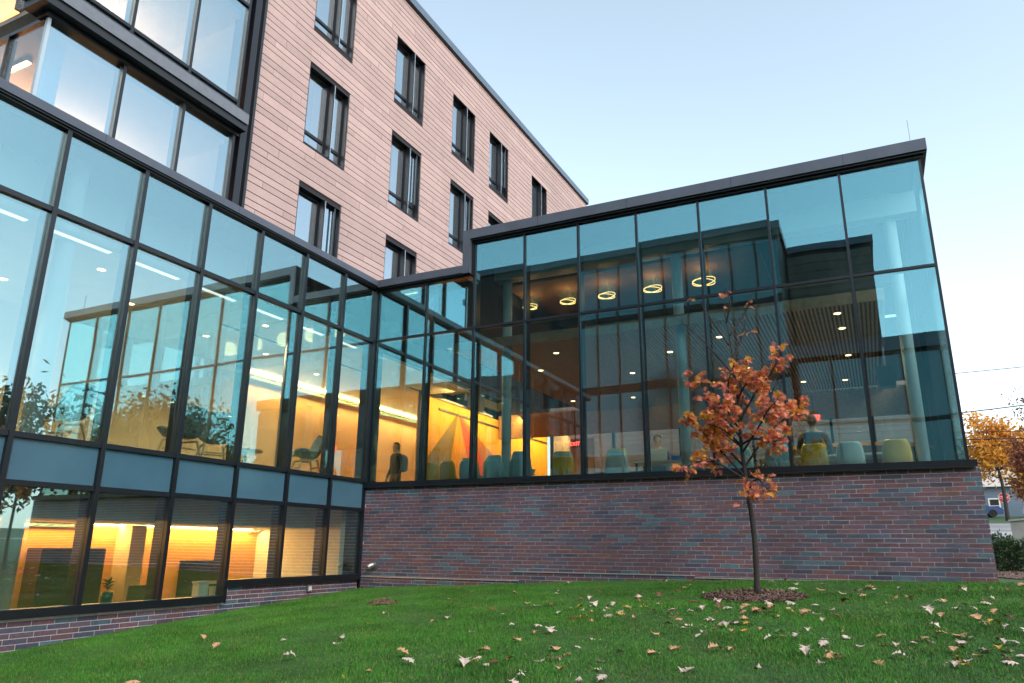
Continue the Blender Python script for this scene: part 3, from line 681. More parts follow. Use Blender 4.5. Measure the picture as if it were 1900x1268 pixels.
build('leaves', pf, mat('houseplant leaf', (.018,.05,.012), .5), pt, local=True); build('stem', MB().tube([(0,0,.13),(.005,0,.3)], .006, 6), m_leg, pt, local=True)
wb = thing('desk_organiser', (-.30,-3.80,ZB1-.019), 'white desk organiser standing on the window board', 'box')
build('body', MB().box((-.07,-.10,0),(.07,.10,.22)), m_white, wb, local=True); build('lid', MB().box((-.08,-.115,.2201),(.08,.115,.25)), m_white, wb, local=True)
# wall signs, exit signs
def text(name, body, size, loc, rot, m_, parent, ext=.002):
    c = bpy.data.curves.new(name, 'FONT'); c.body = body; c.size = size; c.extrude = ext; c.align_x = 'CENTER'; c.align_y = 'CENTER'; c.materials.append(m_)
    t_ = bpy.data.objects.new(name, c); link(t_); dg = bpy.context.evaluated_depsgraph_get(); me = bpy.data.meshes.new_from_object(t_.evaluated_get(dg)); bpy.data.objects.remove(t_)
    o = link(bpy.data.objects.new(name, me)); o.parent = parent; o.location = Vector(loc)-wl_of(parent); o.rotation_euler = rot; return o
m_sgn = mat('blue sign panel', (.02,.22,.45), .5); m_red = emitm('red exit letters', (1.0,.02,.02), 6)
for zz, ar in ((1.86,False),(1.55,True)):
    sg = thing('wall_sign', (-4.34,7.3,zz), 'blue sign with an arrow on the amber wall' if ar else 'blue lettered sign above the arrow sign', 'sign')
    build('panel', MB().box((-4.345,7.10,zz-.13),(-4.335,7.50,zz+.13)), m_sgn, sg)
    if ar: build('arrow', MB().prism([(-4.334,7.17,zz),(-4.334,7.27,zz-.07),(-4.334,7.27,zz-.025),(-4.334,7.43,zz-.025),(-4.334,7.43,zz+.025),(-4.334,7.27,zz+.025),(-4.334,7.27,zz+.07)], (.003,0,0)), m_black, sg)
    else: build('lettering', MB().box((-4.334,7.15,zz-.045),(-4.331,7.45,zz+.045)), m_black, sg)
for x, lab in ((1.28,'red EXIT sign near the mural end of the hall'),(8.46,'red EXIT sign above the seated person')):
    ex = thing('exit_sign', (x,9.1,2.0), lab, 'sign'); zz = 1.93 if x < 5 else 2.28
    build('housing', MB().box((x-.17,9.12,zz-.10),(x+.17,9.17,zz+.10)), m_black if x < 5 else m_white, ex)
    text('letters', 'EXIT', .17, (x,9.115,zz), (math.pi/2,0,0), m_red, ex); build('stem', MB().box((x-.01,9.13,zz+.101),(x+.01,9.15,3.0)), m_black, ex)
    area_light('glow', (x,9.08,zz), .3, .15, .6, (1,.05,.03), (math.pi/2,0,0), ex)
sp = thing('loudspeaker', (10.3,4.3,2.5), 'black loudspeaker hanging near the right end of the hall', 'speaker')
build('cabinet', MB().prism([(10.1,4.2,2.05),(10.42,4.2,2.05),(10.46,4.2,2.5),(10.06,4.2,2.5)], (0,.25,0)), m_black, sp); build('bracket', MB().box((10.24,4.3,2.501),(10.28,4.34,2.97)), m_steel, sp)
# added rings standing in for ring lights mirrored from the wing behind
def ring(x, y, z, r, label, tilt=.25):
    t = thing('glow_ring', (x,y,z), label, 'lamp', 'glowing rings standing in for mirrored ring lights')
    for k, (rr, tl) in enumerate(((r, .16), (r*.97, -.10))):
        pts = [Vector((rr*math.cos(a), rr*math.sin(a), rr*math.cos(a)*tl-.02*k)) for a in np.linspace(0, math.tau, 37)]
        build('light_ring', MB().tube(pts, .0075, 6, cap=False), standin_lamp_r, t, local=True)
    build('cable', MB().tube([(0,r*.9,0),(0,0,4.5-z+.4)], .004, 5).tube([(r*.8,-r*.4,0),(0,0,4.5-z+.4)], .004, 5), m_steel, t, local=True)  # cables added with the stand-in ring
    l = bpy.data.lights.new('standin_ring_glow', 'POINT'); l.energy = 3.2; l.color = (1,.50,.22); l.shadow_soft_size = .2; o = link(bpy.data.objects.new('standin_ring_glow', l)); o.parent = t; o.location = (0,0,.10)  # point light added for the orange patch over each stand-in ring
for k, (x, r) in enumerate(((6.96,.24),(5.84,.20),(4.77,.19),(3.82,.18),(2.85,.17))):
    ring(x, 2.2, 4.25, r, ('largest glowing ring standing in for a mirrored lamp, rightmost of the row', 'glowing ring standing in for a mirrored lamp, second from the right', 'middle glowing ring of the row standing in for a mirrored lamp', 'glowing ring standing in for a mirrored lamp, second from the left', 'leftmost glowing ring of the row standing in for a mirrored lamp')[k])
# board added above the stand-in rings to catch their orange glow
box('glow_catch_board', (2.52,1.5,4.56), (8.2,3.9,4.60), mat('brown glow catch board', (.30,.17,.10), .8, noise=.1), hall)
# downlights
DM = MB().cyl((0,0,-.012),.062,.010,20).mesh('lens', lamp_w); DT = MB().lathe((0,0,-.008), [(.064,0),(.080,.0),(.082,.010),(.064,.012)], 20).mesh('trim', m_white)
def down(loc, label, group, energy=0):
    t = thing('downlight', loc, label, 'lamp', group)
    for n, me in (('lens', DM), ('trim', DT)): o = link(bpy.data.objects.new(n, me)); o.parent = t
    if energy:
        l = bpy.data.lights.new('beam', 'SPOT'); l.energy = energy; l.color = (1,.78,.5); l.spot_size = 2.2; l.spot_blend = .8; l.shadow_soft_size = .07
        o = link(bpy.data.objects.new('beam', l)); o.parent = t; o.location = (0,0,-.03)
for i, (x, y) in enumerate(((-1.17,-5.79),(-2.29,-4.4),(-2.73,-2.25),(-1.01,-2.29),(-2.66,-.57),(-2.96,1.55),(-1.6,-8.2),(-3.1,-6.2))):
    down((x,y,3.019), 'small round recessed downlight in the pale lounge ceiling', 'downlights in the lounge ceiling', 130)
for i, (x, y) in enumerate([(9.5,1.5),(9.54,2.57),(8.36,4.51),(9.57,4.9),(5.97,2.96),(3.71,7.6),(7.2,2.2),(7.3,5.2),(4.6,4.6),(6.2,6.5),(2.6,3.4),(2.9,5.6),(8.4,7.4),(5.0,8.2),(9.4,7.6),(3.6,2.0),(1.9,7.4)]):
    down((x,y,2.979), 'small round downlight set between the timber ceiling slats', 'downlights in the slat ceiling', 120 if i % 2 == 0 else 0)
# slot diffusers along the lounge ceiling edge
for i in range(3, 11):
    a, b = LY[i]+.22, LY[i+1]-.10
    ld = thing('slot_light', (-.34,(a+b)/2,3.0), 'white linear slot along the lounge ceiling edge', 'lamp', 'linear slots along the lounge glass')
    build('housing', MB().box((-.42,a,3.0),(-.305,b,3.018)), m_white, ld); build('lens', MB().box((-.41,a+.02,2.992),(-.315,b-.02,2.9995)), lamp_c, ld)
# bay lamps
br = thing('glow_ring', (BX-1.2,-6.2,8.9), 'large glowing ring in the top left bay', 'lamp')
pts = [Vector((.75*math.cos(a), .75*math.sin(a), 0)) for a in np.linspace(0, math.tau, 49)]
build('light_ring', MB().tube(pts, .022, 8, cap=False), lamp_w, br, local=True); build('cable', MB().tube([(.75,0,0),(0,0,1.3)], .004, 5).tube([(-.75,0,0),(0,0,1.3)], .004, 5), m_steel, br, local=True)
bl = thing('linear_lamp', (BX-2.2,-6.6,6.98), 'straight glowing lamp behind the corner of the glazed bay', 'lamp')
build('lens', MB().box((-.9,-.04,-.02),(.9,.04,0)), lamp_w, bl, local=True); build('housing', MB().box((-.92,-.05,.001),(.92,.05,.06)), m_white, bl, local=True)
# vent pipe and outlet on the masonry
vp = thing('vent_pipe', (.40,-.06,-1.65), 'short steel vent elbow low on the brick wall by the corner', 'pipe')
m_galv = mat('galvanised steel', (.42,.40,.37), .35, .9, noise=.15, nscale=30)
build('flange', MB().tube([(.40,-.062,-1.65),(.40,-.08,-1.65)], .10, 20), m_duct, vp); build('elbow', MB().tube([(.40,-.08,-1.65),(.40,-.13,-1.652),(.37,-.17,-1.67),(.345,-.19,-1.70)], [.06,.06,.062,.064], 18, cap=False), m_galv, vp, smooth=True); build('mouth', MB().tube([(.36,-.178,-1.683),(.362,-.176,-1.681)], .057, 18), m_black, vp)
ob = thing('outlet_box', (.03,-1.55,-2.06), 'grey weatherproof outlet box on the brick plinth', 'outlet')
build('cover', MB().box((.009,-1.61,-2.12),(.04,-1.49,-2.00)), m_galv, ob); build('flap', MB().box((.0405,-1.59,-2.10),(.055,-1.515,-2.02)), mat('pale grey plastic', (.6,.62,.62), .4), ob); build('latch', MB().box((.0555,-1.565,-2.105),(.062,-1.54,-2.09)), m_black, ob)

# ------------------------------------------------------------------ people
def person_mat(name, bands):
    """bands: (top of band in object z, colour), lowest first"""
    m = mat(name, bands[0][1], .8); nt = m.node_tree; b = nt.nodes['Principled BSDF']
    tc = nt.nodes.new('ShaderNodeTexCoord'); sx = nt.nodes.new('ShaderNodeSeparateXYZ'); nt.links.new(tc.outputs['Object'], sx.inputs[0])
    mr = nt.nodes.new('ShaderNodeMapRange'); mr.inputs[2].default_value = 2.0; nt.links.new(sx.outputs['Z'], mr.inputs[0])
    r_ = nt.nodes.new('ShaderNodeValToRGB'); r_.color_ramp.interpolation = 'CONSTANT'; el = r_.color_ramp.elements
    el[0].position = 0; el[0].color = (*bands[0][1],1); el[1].position = bands[0][0]/2; el[1].color = (*bands[1][1],1)
    for i in range(2, len(bands)): e = el.new(bands[i-1][0]/2); e.color = (*bands[i][1],1)
    nt.links.new(mr.outputs[0], r_.inputs[0]); nt.links.new(r_.outputs[0], b.inputs['Base Color']); return m
def skin_body(J, E, name, mt, parent):
    me = bpy.data.meshes.new(name); keys = list(J); me.from_pydata([J[k][0] for k in keys], [(keys.index(a), keys.index(b)) for a, b in E], [])
    o = link(bpy.data.objects.new(name, me)); o.parent = parent; me.materials.append(mt)
    md = o.modifiers.new('skin', 'SKIN'); md.use_smooth_shade = True
    sv = me.skin_vertices[0].data
    for i, k in enumerate(keys): rr = J[k][1]; sv[i].radius = rr if isinstance(rr, tuple) else (rr, rr); sv[i].use_root = (k == 'pelvis')
    ss = o.modifiers.new('sub', 'SUBSURF'); ss.levels = 2; ss.render_levels = 2
    dg = bpy.context.evaluated_depsgraph_get(); me2 = bpy.data.meshes.new_from_object(o.evaluated_get(dg)); o.modifiers.clear(); o.data = me2; return o
SK = (.50,.30,.20)
def person(loc, rz, pose, bands, hair, label, pack=None):
    t = thing('person', loc, label, 'person', rz=rz); h = 0 if pose == 'stand' else -.40
    J = {'pelvis': ((0,0,.95+h), (.16,.12)), 'waist': ((0,.0,1.10+h), (.15,.11)), 'chest': ((0,.02,1.32+h), (.18,.12)), 'collar': ((0,.02,1.45+h), (.10,.085)), 'neck': ((0,.03,1.53+h), .055),
         'jaw': ((0,.055,1.60+h), (.066,.072)), 'head': ((0,.045,1.68+h), (.078,.092)), 'crown': ((0,.03,1.755+h), (.060,.070))}
    E_ = [('pelvis','waist'),('waist','chest'),('chest','collar'),('collar','neck'),('neck','jaw'),('jaw','head'),('head','crown')]
    for s, S in ((-1,'l'),(1,'r')):
        J['sh'+S] = ((s*.19,.0,1.42+h), .065); E_.append(('collar','sh'+S))
        if pose == 'stand': el, wr, ha = (s*.25,-.04,1.14+h), (s*.24,.08,.92+h), (s*.235,.11,.84+h)
        else: el, wr, ha = (s*.27,.04,1.16+h), (s*.17,.27,1.12+h), (s*.13,.36,1.13+h)
        J['el'+S] = (el, .05); J['wr'+S] = (wr, .034); J['ha'+S] = (ha, (.036,.022)); E_ += [('sh'+S,'el'+S),('el'+S,'wr'+S),('wr'+S,'ha'+S)]
        hv = (Vector(ha)-Vector(wr)).normalized(); sv_ = hv.cross(Vector((s,0,.2))).normalized()
        for fi, (o_, l_) in enumerate(((-.024,.058),(-.008,.068),(.008,.062),(.022,.05))):
            f1 = Vector(ha)+hv*.03+sv_*o_; f2 = f1+hv*l_*.5; f3 = f1+hv*l_+Vector((0,0,-.014)); a, b, c = 'f%d1'%fi+S, 'f%d2'%fi+S, 'f%d3'%fi+S
            J[a], J[b], J[c] = (tuple(f1), .0095), (tuple(f2), .0085), (tuple(f3), .0075); E_ += [('ha'+S,a),(a,b),(b,c)]
        th = Vector(wr)+hv*.035+sv_*-.035; J['th1'+S] = (tuple(th), .011); J['th2'+S] = (tuple(th+hv*.04+sv_*-.012), .009); E_ += [('wr'+S,'th1'+S),('th1'+S,'th2'+S)]
        J['hip'+S] = ((s*.10,.0,.90+h), (.095,.10)); E_.append(('pelvis','hip'+S))
        if pose == 'stand': kn, an, to = (s*.11,.06*s+.03,.50), (s*.12,.10*s-.02,.09), (s*.13,.10*s+.14,.045)
        else: kn, an, to = (s*.13,.42,.52), (s*.13,.40,.10), (s*.13,.56,.045)
        J['kn'+S] = (kn, .062); J['an'+S] = (an, .045); J['to'+S] = (to, (.045,.03)); E_ += [('hip'+S,'kn'+S),('kn'+S,'an'+S),('an'+S,'to'+S)]
    skin_body(J, E_, 'body', person_mat('clothes of '+label[:18], [(b+(h if b > .6 else 0), c) for b, c in bands]), t)
    hz = 1.70+h; hm = mat('hair of '+label[:14], hair, .7)
    bm = bmesh.new(); bmesh.ops.create_uvsphere(bm, u_segments=18, v_segments=12, radius=1)
    for v in list(bm.verts):
        if v.co.y > .45 and v.co.z < .35: bm.verts.remove(v)
    for v in bm.verts: v.co = Vector((v.co.x*.086, .018+v.co.y*.098, hz+.01+v.co.z*(.092 if v.co.z > 0 else .115)))
    me = bpy.data.meshes.new('hair'); bm.to_mesh(me); bm.free(); me.materials.append(hm); me.polygons.foreach_set('use_smooth', [True]*len(me.polygons)); o = link(bpy.data.objects.new('hair', me)); o.parent = t
    fm = mat('face detail', (.05,.03,.02), .4); fc = MB()
    for s in (-1,1): fc.lathe((s*.032,.128,hz-.015), [(.004,-.006),(.010,0),(.004,.006)], 8)
    build('eyes', fc, fm, t, local=True); build('nose', MB().prism([(-.012,.125,hz-.045),(.012,.125,hz-.045),(0,.128,hz-.005)], (0,.022,-.006)), mat('skin', SK, .6), t, local=True); build('mouth', MB().box((-.024,.120,hz-.078),(.024,.130,hz-.070)), mat('lips', (.35,.12,.10), .5), t, local=True)
    for s in (-1,1): build('ear', MB().box((s*.080-.006,.01,hz-.05),(s*.080+.006,.045,hz+.012)), mat('skin', SK, .6), t, local=True)
    if pack: build('backpack', MB().lathe((0,-.20,1.02), [(.10,0),(.15,.03),(.16,.25),(.14,.40),(.05,.46)], 14), mat('dark backpack', pack, .8), t, local=True, smooth=True)
    return t
person((8.88,1.12,FZ), 0, 'sit', [(.62,(.03,.03,.05)),(1.47,(.055,.045,.045)),(2.0,SK)], (.05,.04,.035), 'seated person in a dark jacket seen from behind in a mustard chair')
person((5.75,2.35,FZ), math.pi, 'sit', [(.62,(.05,.05,.06)),(1.47,(.10,.07,.16)),(2.0,SK)], (.09,.05,.02), 'seated person in a purple top behind the laptop table')
chair((5.75,2.35,FZ), math.pi, 'blue', 'pale blue shell chair under the person in purple', CG)
person((-1.75,3.6,.02-.38), math.pi*.9, 'stand', [(.93,(.10,.075,.05)),(1.49,(.025,.025,.028)),(2.0,SK)], (.03,.02,.015), 'standing person in a dark jacket near the blue signs', pack=(.05,.055,.05))

# ------------------------------------------------------------------ young oak in front of the hall
def tube_path(pts, n=4):
    P = [Vector(p) for p in pts]; out = []
    for i in range(len(P)-1):
        p0, p1, p2, p3 = P[max(i-1,0)], P[i], P[i+1], P[min(i+2,len(P)-1)]
        for k in range(n): t = k/n; out.append(.5*((2*p1)+(p2-p0)*t+(2*p0-5*p1+4*p2-p3)*t*t+(3*p1-p0-3*p2+p3)*t**3))
    return out+[P[-1]]
LOBE = [0,.07,.30,.08,.44,.09,.50,.09,.36,.07,.0]
def leaf_mesh(name, m_, length, fold, curl, wid=.95, seed=0, LB=LOBE):
    r_ = random.Random(seed); mb = MB(); n = len(LB)
    for i, w in enumerate(LB):
        t = i/(n-1); y = length*t; zc = curl*length*math.sin(t*2.6+r_.uniform(-.2,.2)); hw = w*length*wid*r_.uniform(.85,1.1); zz = fold*hw+r_.uniform(-.06,.06)*length
        mb.v += [(-hw, y-.07*length*(w > .25), zc+zz), (0, y, zc), (hw, y-.07*length*(w > .25), zc+zz*r_.uniform(.6,1.2))]
    for i in range(n-1):
        a = i*3; b = a+3; mb.f += [(a,a+1,b+1,b),(a+1,a+2,b+2,b+1)]; mb.m += [0,0]
    mb.v += [(-.0035,-.18*length,0),(.0035,-.18*length,0)]; k = len(mb.v); mb.f.append((k-2,k-1,1)); mb.m.append(0)
    return mb.mesh(name, m_)
m_bark = mat('young oak bark', (.034,.030,.028), .9, noise=.35, nscale=35, bump=.6, bscale=80)
LC = [((.78,.29,.13),'tan'),((.80,.27,.20),'rust'),((.78,.41,.06),'gold'),((.58,.14,.10),'red')]
m_lf = [mat('oak leaf '+n, c, .6, noise=.15, nscale=30, rnd=.22) for c, n in LC]; m_lfi = [mat('oak leaf mass '+n, c, .6, noise=.15, nscale=30, rnd=.28, island=True) for c, n in LC]
def translucent(m_, f_=.4):
    nt = m_.node_tree; b = nt.nodes['Principled BSDF']; out = [n for n in nt.nodes if n.type == 'OUTPUT_MATERIAL'][0]
    t_ = nt.nodes.new('ShaderNodeBsdfTranslucent'); mx = nt.nodes.new('ShaderNodeMixShader'); mx.inputs[0].default_value = f_
    src = b.inputs['Base Color'].links
    if src: nt.links.new(src[0].from_socket, t_.inputs[0])
    else: t_.inputs[0].default_value = b.inputs['Base Color'].default_value
    nt.links.new(b.outputs[0], mx.inputs[1]); nt.links.new(t_.outputs[0], mx.inputs[2]); nt.links.new(mx.outputs[0], out.inputs[0])
for m_ in m_lf+m_lfi: translucent(m_)
sap = thing('oak_sapling', (8.2,-2.3,-1.93), 'young oak with orange autumn leaves standing in a mulch ring', 'tree')
TR = [(8.2,-2.3,-1.98),(8.225,-2.3,-1.16),(8.18,-2.3,-.45),(8.15,-2.3,.07),(8.15,-2.3,.61),(8.14,-2.3,1.07),(8.11,-2.3,1.56),(8.05,-2.3,2.14)]
tp = tube_path(TR, 5); tr_ = [.043-.037*(i/(len(tp)-1))**.8 for i in range(len(tp))]; tr_[0] = .058; tr_[1] = .048
build('trunk', MB().tube(tp, tr_, 12), m_bark, sap, smooth=True)
BRN = [([(8.17,-2.3,-.34),(7.87,-2.42,.04),(7.65,-2.53,.3),(7.45,-2.65,.51)],1.3),([(8.16,-2.3,-.22),(8.5,-2.2,.25),(8.76,-2.1,.48),(9.03,-2.0,.65)],1.0),([(8.16,-2.3,.07),(7.81,-2.17,.42),(7.62,-2.03,.89),(7.45,-1.9,1.31)],.75),
([(8.16,-2.3,.45),(8.43,-2.4,.83),(8.66,-2.5,1.06),(8.8,-2.6,1.29)],.8),([(8.14,-2.3,1.08),(7.86,-2.23,1.48),(7.59,-2.17,1.82),(7.36,-2.1,2.07)],.10),([(8.12,-2.3,1.32),(8.25,-2.25,1.64),(8.35,-2.2,1.97)],.12),([(8.08,-2.3,1.56),(7.87,-2.15,1.96),(7.66,-2.0,2.36)],.08),([(8.07,-2.3,1.9),(8.16,-2.4,2.15),(8.12,-2.45,2.42)],.06),([(8.1,-2.3,1.7),(8.3,-2.2,2.0),(8.42,-2.15,2.3)],.06),
([(8.19,-2.3,-.39),(7.85,-2.4,-.16),(7.62,-2.5,-.12),(7.42,-2.6,-.21)],.65),([(8.19,-2.3,-.48),(8.35,-2.47,-.39),(8.46,-2.63,-.51),(8.5,-2.75,-.62)],.4),([(8.15,-2.3,.61),(8.06,-2.5,.92),(8.24,-2.7,1.23)],1.1),([(8.16,-2.3,0),(8.44,-2.5,.33),(8.59,-2.7,.5),(8.72,-2.9,.57)],1.0),
([(8.15,-2.3,.3),(8.05,-2.6,.52),(7.96,-2.9,.59)],1.2),([(8.15,-2.3,.11),(8.34,-2.37,.17),(8.56,-2.43,.11),(8.74,-2.5,.13)],.8),([(8.16,-2.3,.53),(8.31,-2.05,.79),(8.34,-1.8,1.16)],.8),([(8.16,-2.3,-.19),(7.88,-2.05,.12),(7.65,-1.8,.28)],1.0),([(8.18,-2.3,-.41),(8.25,-2.5,-.5),(8.22,-2.7,-.72)],.35),
([(8.15,-2.3,.2),(7.95,-2.2,.5),(7.8,-2.1,.62)],.9),([(8.15,-2.3,.75),(8.3,-2.4,.95),(8.45,-2.5,.98)],.8),([(8.15,-2.3,.1),(7.98,-2.55,.28),(7.78,-2.75,.36)],1.0),([(8.15,-2.3,.5),(8.2,-2.1,.9),(8.05,-2.0,1.25)],.5)]
sites = []
for pts, wgt in BRN:
    bp_ = tube_path(pts, 5); n = len(bp_); mbb = MB().tube(bp_, [.017-.0135*i/(n-1) for i in range(n)], 7)
    for i in range(n//3, n):
        if wgt > .3 or random.random() < .5:
            for rep in range(2):
                d = Vector((random.gauss(0,1), random.gauss(0,1), random.gauss(.25,.7))).normalized(); L_ = random.uniform(.07,.20)
                e = bp_[i]+d*L_; mbb.tube([bp_[i], bp_[i]+d*L_*.5+Vector((0,0,.012)), e], [.0045,.003,.002], 4)
                k = int(round(random.uniform(4.0,8.2)*wgt+random.random()-.3)) if wgt > .3 else (random.random() < .22)*2
                for q in range(k): sites.append((bp_[i].lerp(e, random.uniform(.45,1.05)), d))
    build('branch', mbb, m_bark, sap, smooth=True)
lvar = [[leaf_mesh('leaf', m, .098, .35, c, seed=i*7+j) for j, c in enumerate((.10,-.15,.22))] for i, m in enumerate(m_lf)]
crown = build('crown', MB().tube([(8.15,-2.3,.55),(8.15,-2.28,.6)], .012, 5), m_bark, sap); WLOC[crown.name] = Vector((8.2,-2.3,-1.93))
def leaf_rot(d):
    dirv = (d+Vector((random.gauss(0,.7), random.gauss(0,.7), random.gauss(-.45,.5)))).normalized()
    q = dirv.to_track_quat('Y', 'Z'); return (q @ Matrix.Rotation(random.gauss(0,.8), 3, 'Y').to_quaternion())
random.shuffle(sites); massV, massF, massM = [], [], []
for k, (p, d) in enumerate(sites):
    gi = random.choices(range(4), [34,30,22,9])[0]
    if p.x < 7.9 and -.1 < p.z < .6 and random.random() < .45: gi = 2
    me = lvar[gi][random.randrange(3)]; s_ = random.uniform(.72,1.2); q = leaf_rot(d)
    if k < 300:
        o = link(bpy.data.objects.new('leaf', me)); o.parent = crown; o.rotation_mode = 'QUATERNION'; o.rotation_quaternion = q; o.scale = (s_,)*3; o.location = p-WLOC[crown.name]
    else:
        n0 = len(massV); R_ = q.to_matrix()
        massV += [tuple(p+R_ @ (v.co*s_)) for v in me.vertices]
        for f in me.polygons: massF.append(tuple(n0+i for i in f.vertices)); massM.append(gi)
mm = MB(); mm.v, mm.f, mm.m = massV, massF, massM
tag(build('foliage', mm, m_lfi, crown), kind='stuff')

# ------------------------------------------------------------------ mulch ring, bare patch
def chips(name, cx, cy, rx, ry, n, cols_, label, cat, kind='stuff', z0=.0):
    mb = MB()
    seg = 40; base = [(cx+rx*math.cos(a)*(1+.05*math.sin(5*a)), cy+ry*math.sin(a)*(1+.05*math.cos(4*a))) for a in np.linspace(0, math.tau, seg, endpoint=False)]
    n0 = len(mb.v); mb.v.append((cx, cy, gz(cx,cy)+.06+z0))
    for f_, dz in ((.6,.05),(1.0,.012)):
        for bx0, by0 in base: x, y = cx+(bx0-cx)*f_, cy+(by0-cy)*f_; mb.v.append((x, y, gz(x,y)+dz+z0))
    for i in range(seg):
        j = (i+1) % seg; mb.f += [(n0, n0+1+i, n0+1+j), (n0+1+i, n0+1+seg+i, n0+1+seg+j, n0+1+j)]; mb.m += [0,0]
    for k in range(n):
        a = random.uniform(0, math.tau); r_ = math.sqrt(random.random())*1.03; x, y = cx+rx*r_*math.cos(a), cy+ry*r_*math.sin(a); zz = gz(x,y)+.06*(1-r_)+.014+z0
        d = Vector((random.gauss(0,1), random.gauss(0,1), random.gauss(0,.35))).normalized()*random.uniform(.012,.035); s_ = d.cross(Vector((0,0,1))).normalized()*random.uniform(.004,.010)
        c = Vector((x,y,zz+random.uniform(0,.015))); mb.poly([c-d-s_, c+d-s_, c+d+s_, c-d+s_], random.randrange(len(cols_)))
    o = build(name, mb, cols_, origin=(cx,cy,gz(cx,cy))); return tag(o, label, cat, kind=kind)
m_mul = [mat('mulch %d' % i, c, .95) for i, c in enumerate(((.15,.085,.065),(.20,.12,.09),(.09,.052,.042),(.27,.18,.14)))]
chips('mulch_ring', 8.15, -2.25, .66, .62, 3600, m_mul, 'round ring of brown bark mulch under the young oak', 'mulch')
chips('bare_patch', 2.55, -2.75, .26, .20, 500, [mat('dry soil', (.20,.13,.085), .95), mat('dry straw', (.28,.19,.11), .95)], 'small bare tan patch in the grass near the corner', 'soil')
chips('mulch_bed', 12.6, 3.4, 1.42, 3.4, 3600, m_mul, 'bed of brown mulch under the shrubs right of the brick wall', 'mulch')

# ------------------------------------------------------------------ grass blades
def gzv(x, y):
    z = np.interp(x, GX, GZ); zz = np.where(y < 0, z+.066*np.maximum(y,-16)+.05*np.sin(x*.9+1)*np.exp(-((y+4)/3)**2)*.3, z); return zz
NB = 900000
gx = rng.uniform(.08, 14.5, NB); gy = -.09-9.4*rng.random(NB)**.9
keep = (gy > -10.6+(gx-3.1)*.54) & (((gx-8.15)/.63)**2+((gy+2.25)/.60)**2 > 1+.12*rng.standard_normal(NB)) & (((gx-2.55)/.24)**2+((gy+2.75)/.18)**2 > 1+.25*rng.standard_normal(NB))
gx, gy = gx[keep], gy[keep]; NB = len(gx); gzz = gzv(gx, gy)-.004
patch = np.sin(gx*1.7+np.sin(gy*1.3)*1.5)*np.sin(gy*2.1+1.0)+.5*np.sin(gx*4.3+gy*3.1)
H = rng.uniform(.012,.033, NB)*(1+.30*patch); th = rng.uniform(0, math.tau, NB); ln = rng.uniform(.1,.9, NB)*H; W = rng.uniform(.0018,.0036, NB)
dx, dy = np.cos(th), np.sin(th)
V = np.empty((NB,3,3), np.float32)
V[:,0] = np.stack([gx-dy*W, gy+dx*W, gzz], 1); V[:,1] = np.stack([gx+dy*W, gy-dx*W, gzz], 1); V[:,2] = np.stack([gx+dx*ln, gy+dy*ln, gzz+H], 1)
gme = bpy.data.meshes.new('grass'); gme.vertices.add(NB*3); gme.vertices.foreach_set('co', V.reshape(-1)); gme.loops.add(NB*3); gme.loops.foreach_set('vertex_index', np.arange(NB*3, dtype=np.int32))
gme.polygons.add(NB); gme.polygons.foreach_set('loop_start', np.arange(0, NB*3, 3, dtype=np.int32)); gme.update(calc_edges=True)
m_gr = mat('grass blade', (.064,.225,.024), .75, rnd=.4, island=True, noise=.34, nscale=1.3, spec=.2)
gme.materials.append(m_gr); gme.materials.append(mat('yellowed grass blade', (.21,.24,.05), .8, rnd=.3, island=True)); gme.materials.append(mat('straw blade', (.32,.25,.12), .9, rnd=.3, island=True))
pn = np.sin(gx*2.3+1.7*np.sin(gy*1.9))*np.sin(gy*2.7+1.3*np.sin(gx*1.1+2)); uu = rng.random(NB)
gme.polygons.foreach_set('material_index', np.where(uu < .05+.16*np.clip(pn-.25,0,1), 1, np.where(uu > .975-.05*np.clip(pn-.5,0,1), 2, 0)).astype(np.int32)); go = link(bpy.data.objects.new('grass', gme)); tag(go, 'short green lawn grass sloping up to the brick wall', 'grass', kind='stuff')

# ------------------------------------------------------------------ fallen leaves
FLC = [('pale', (.62,.48,.40), 'pale curled fallen leaf lying underside up on the lawn'), ('tan', (.58,.31,.16), 'tan orange fallen oak leaf on the lawn'), ('brown', (.20,.075,.04), 'dark brown fallen oak leaf on the lawn'), ('yellow', (.62,.36,.05), 'yellow fallen leaf on the lawn')]
m_fl = [mat('fallen leaf '+n, c, .7, noise=.12, nscale=40, rnd=.15) for n, c, l in FLC]
fvar = [[leaf_mesh('blade', m, .14, f, c, seed=50+i*5+j, LB=[0,.12,.36,.15,.46,.17,.44,.12,.26,.0]) for j, (f, c) in enumerate(((.4,.18),(.25,.35),(.6,-.18),(.15,.2)))] for i, m in enumerate(m_fl)]
placed = []
def drop(x, y, gi, s_):
    o = bpy.data.objects.new('fallen_leaf', fvar[gi][random.randrange(4)]); link(o)
    o.location = (x, y, float(gzv(np.array(x), np.array(y)))+.016+.008*s_); o.rotation_euler = (random.gauss(0,.14), random.gauss(0,.14)+(math.pi if random.random() < .35 else 0), random.uniform(0, math.tau)); o.scale = (s_,)*3
    tag(o, FLC[gi][2], 'leaf', 'fallen leaves on the lawn')
tries = 0; cl_ = [(random.uniform(6.0,10.8), random.uniform(-7.4,-.9)) for _ in range(22)]
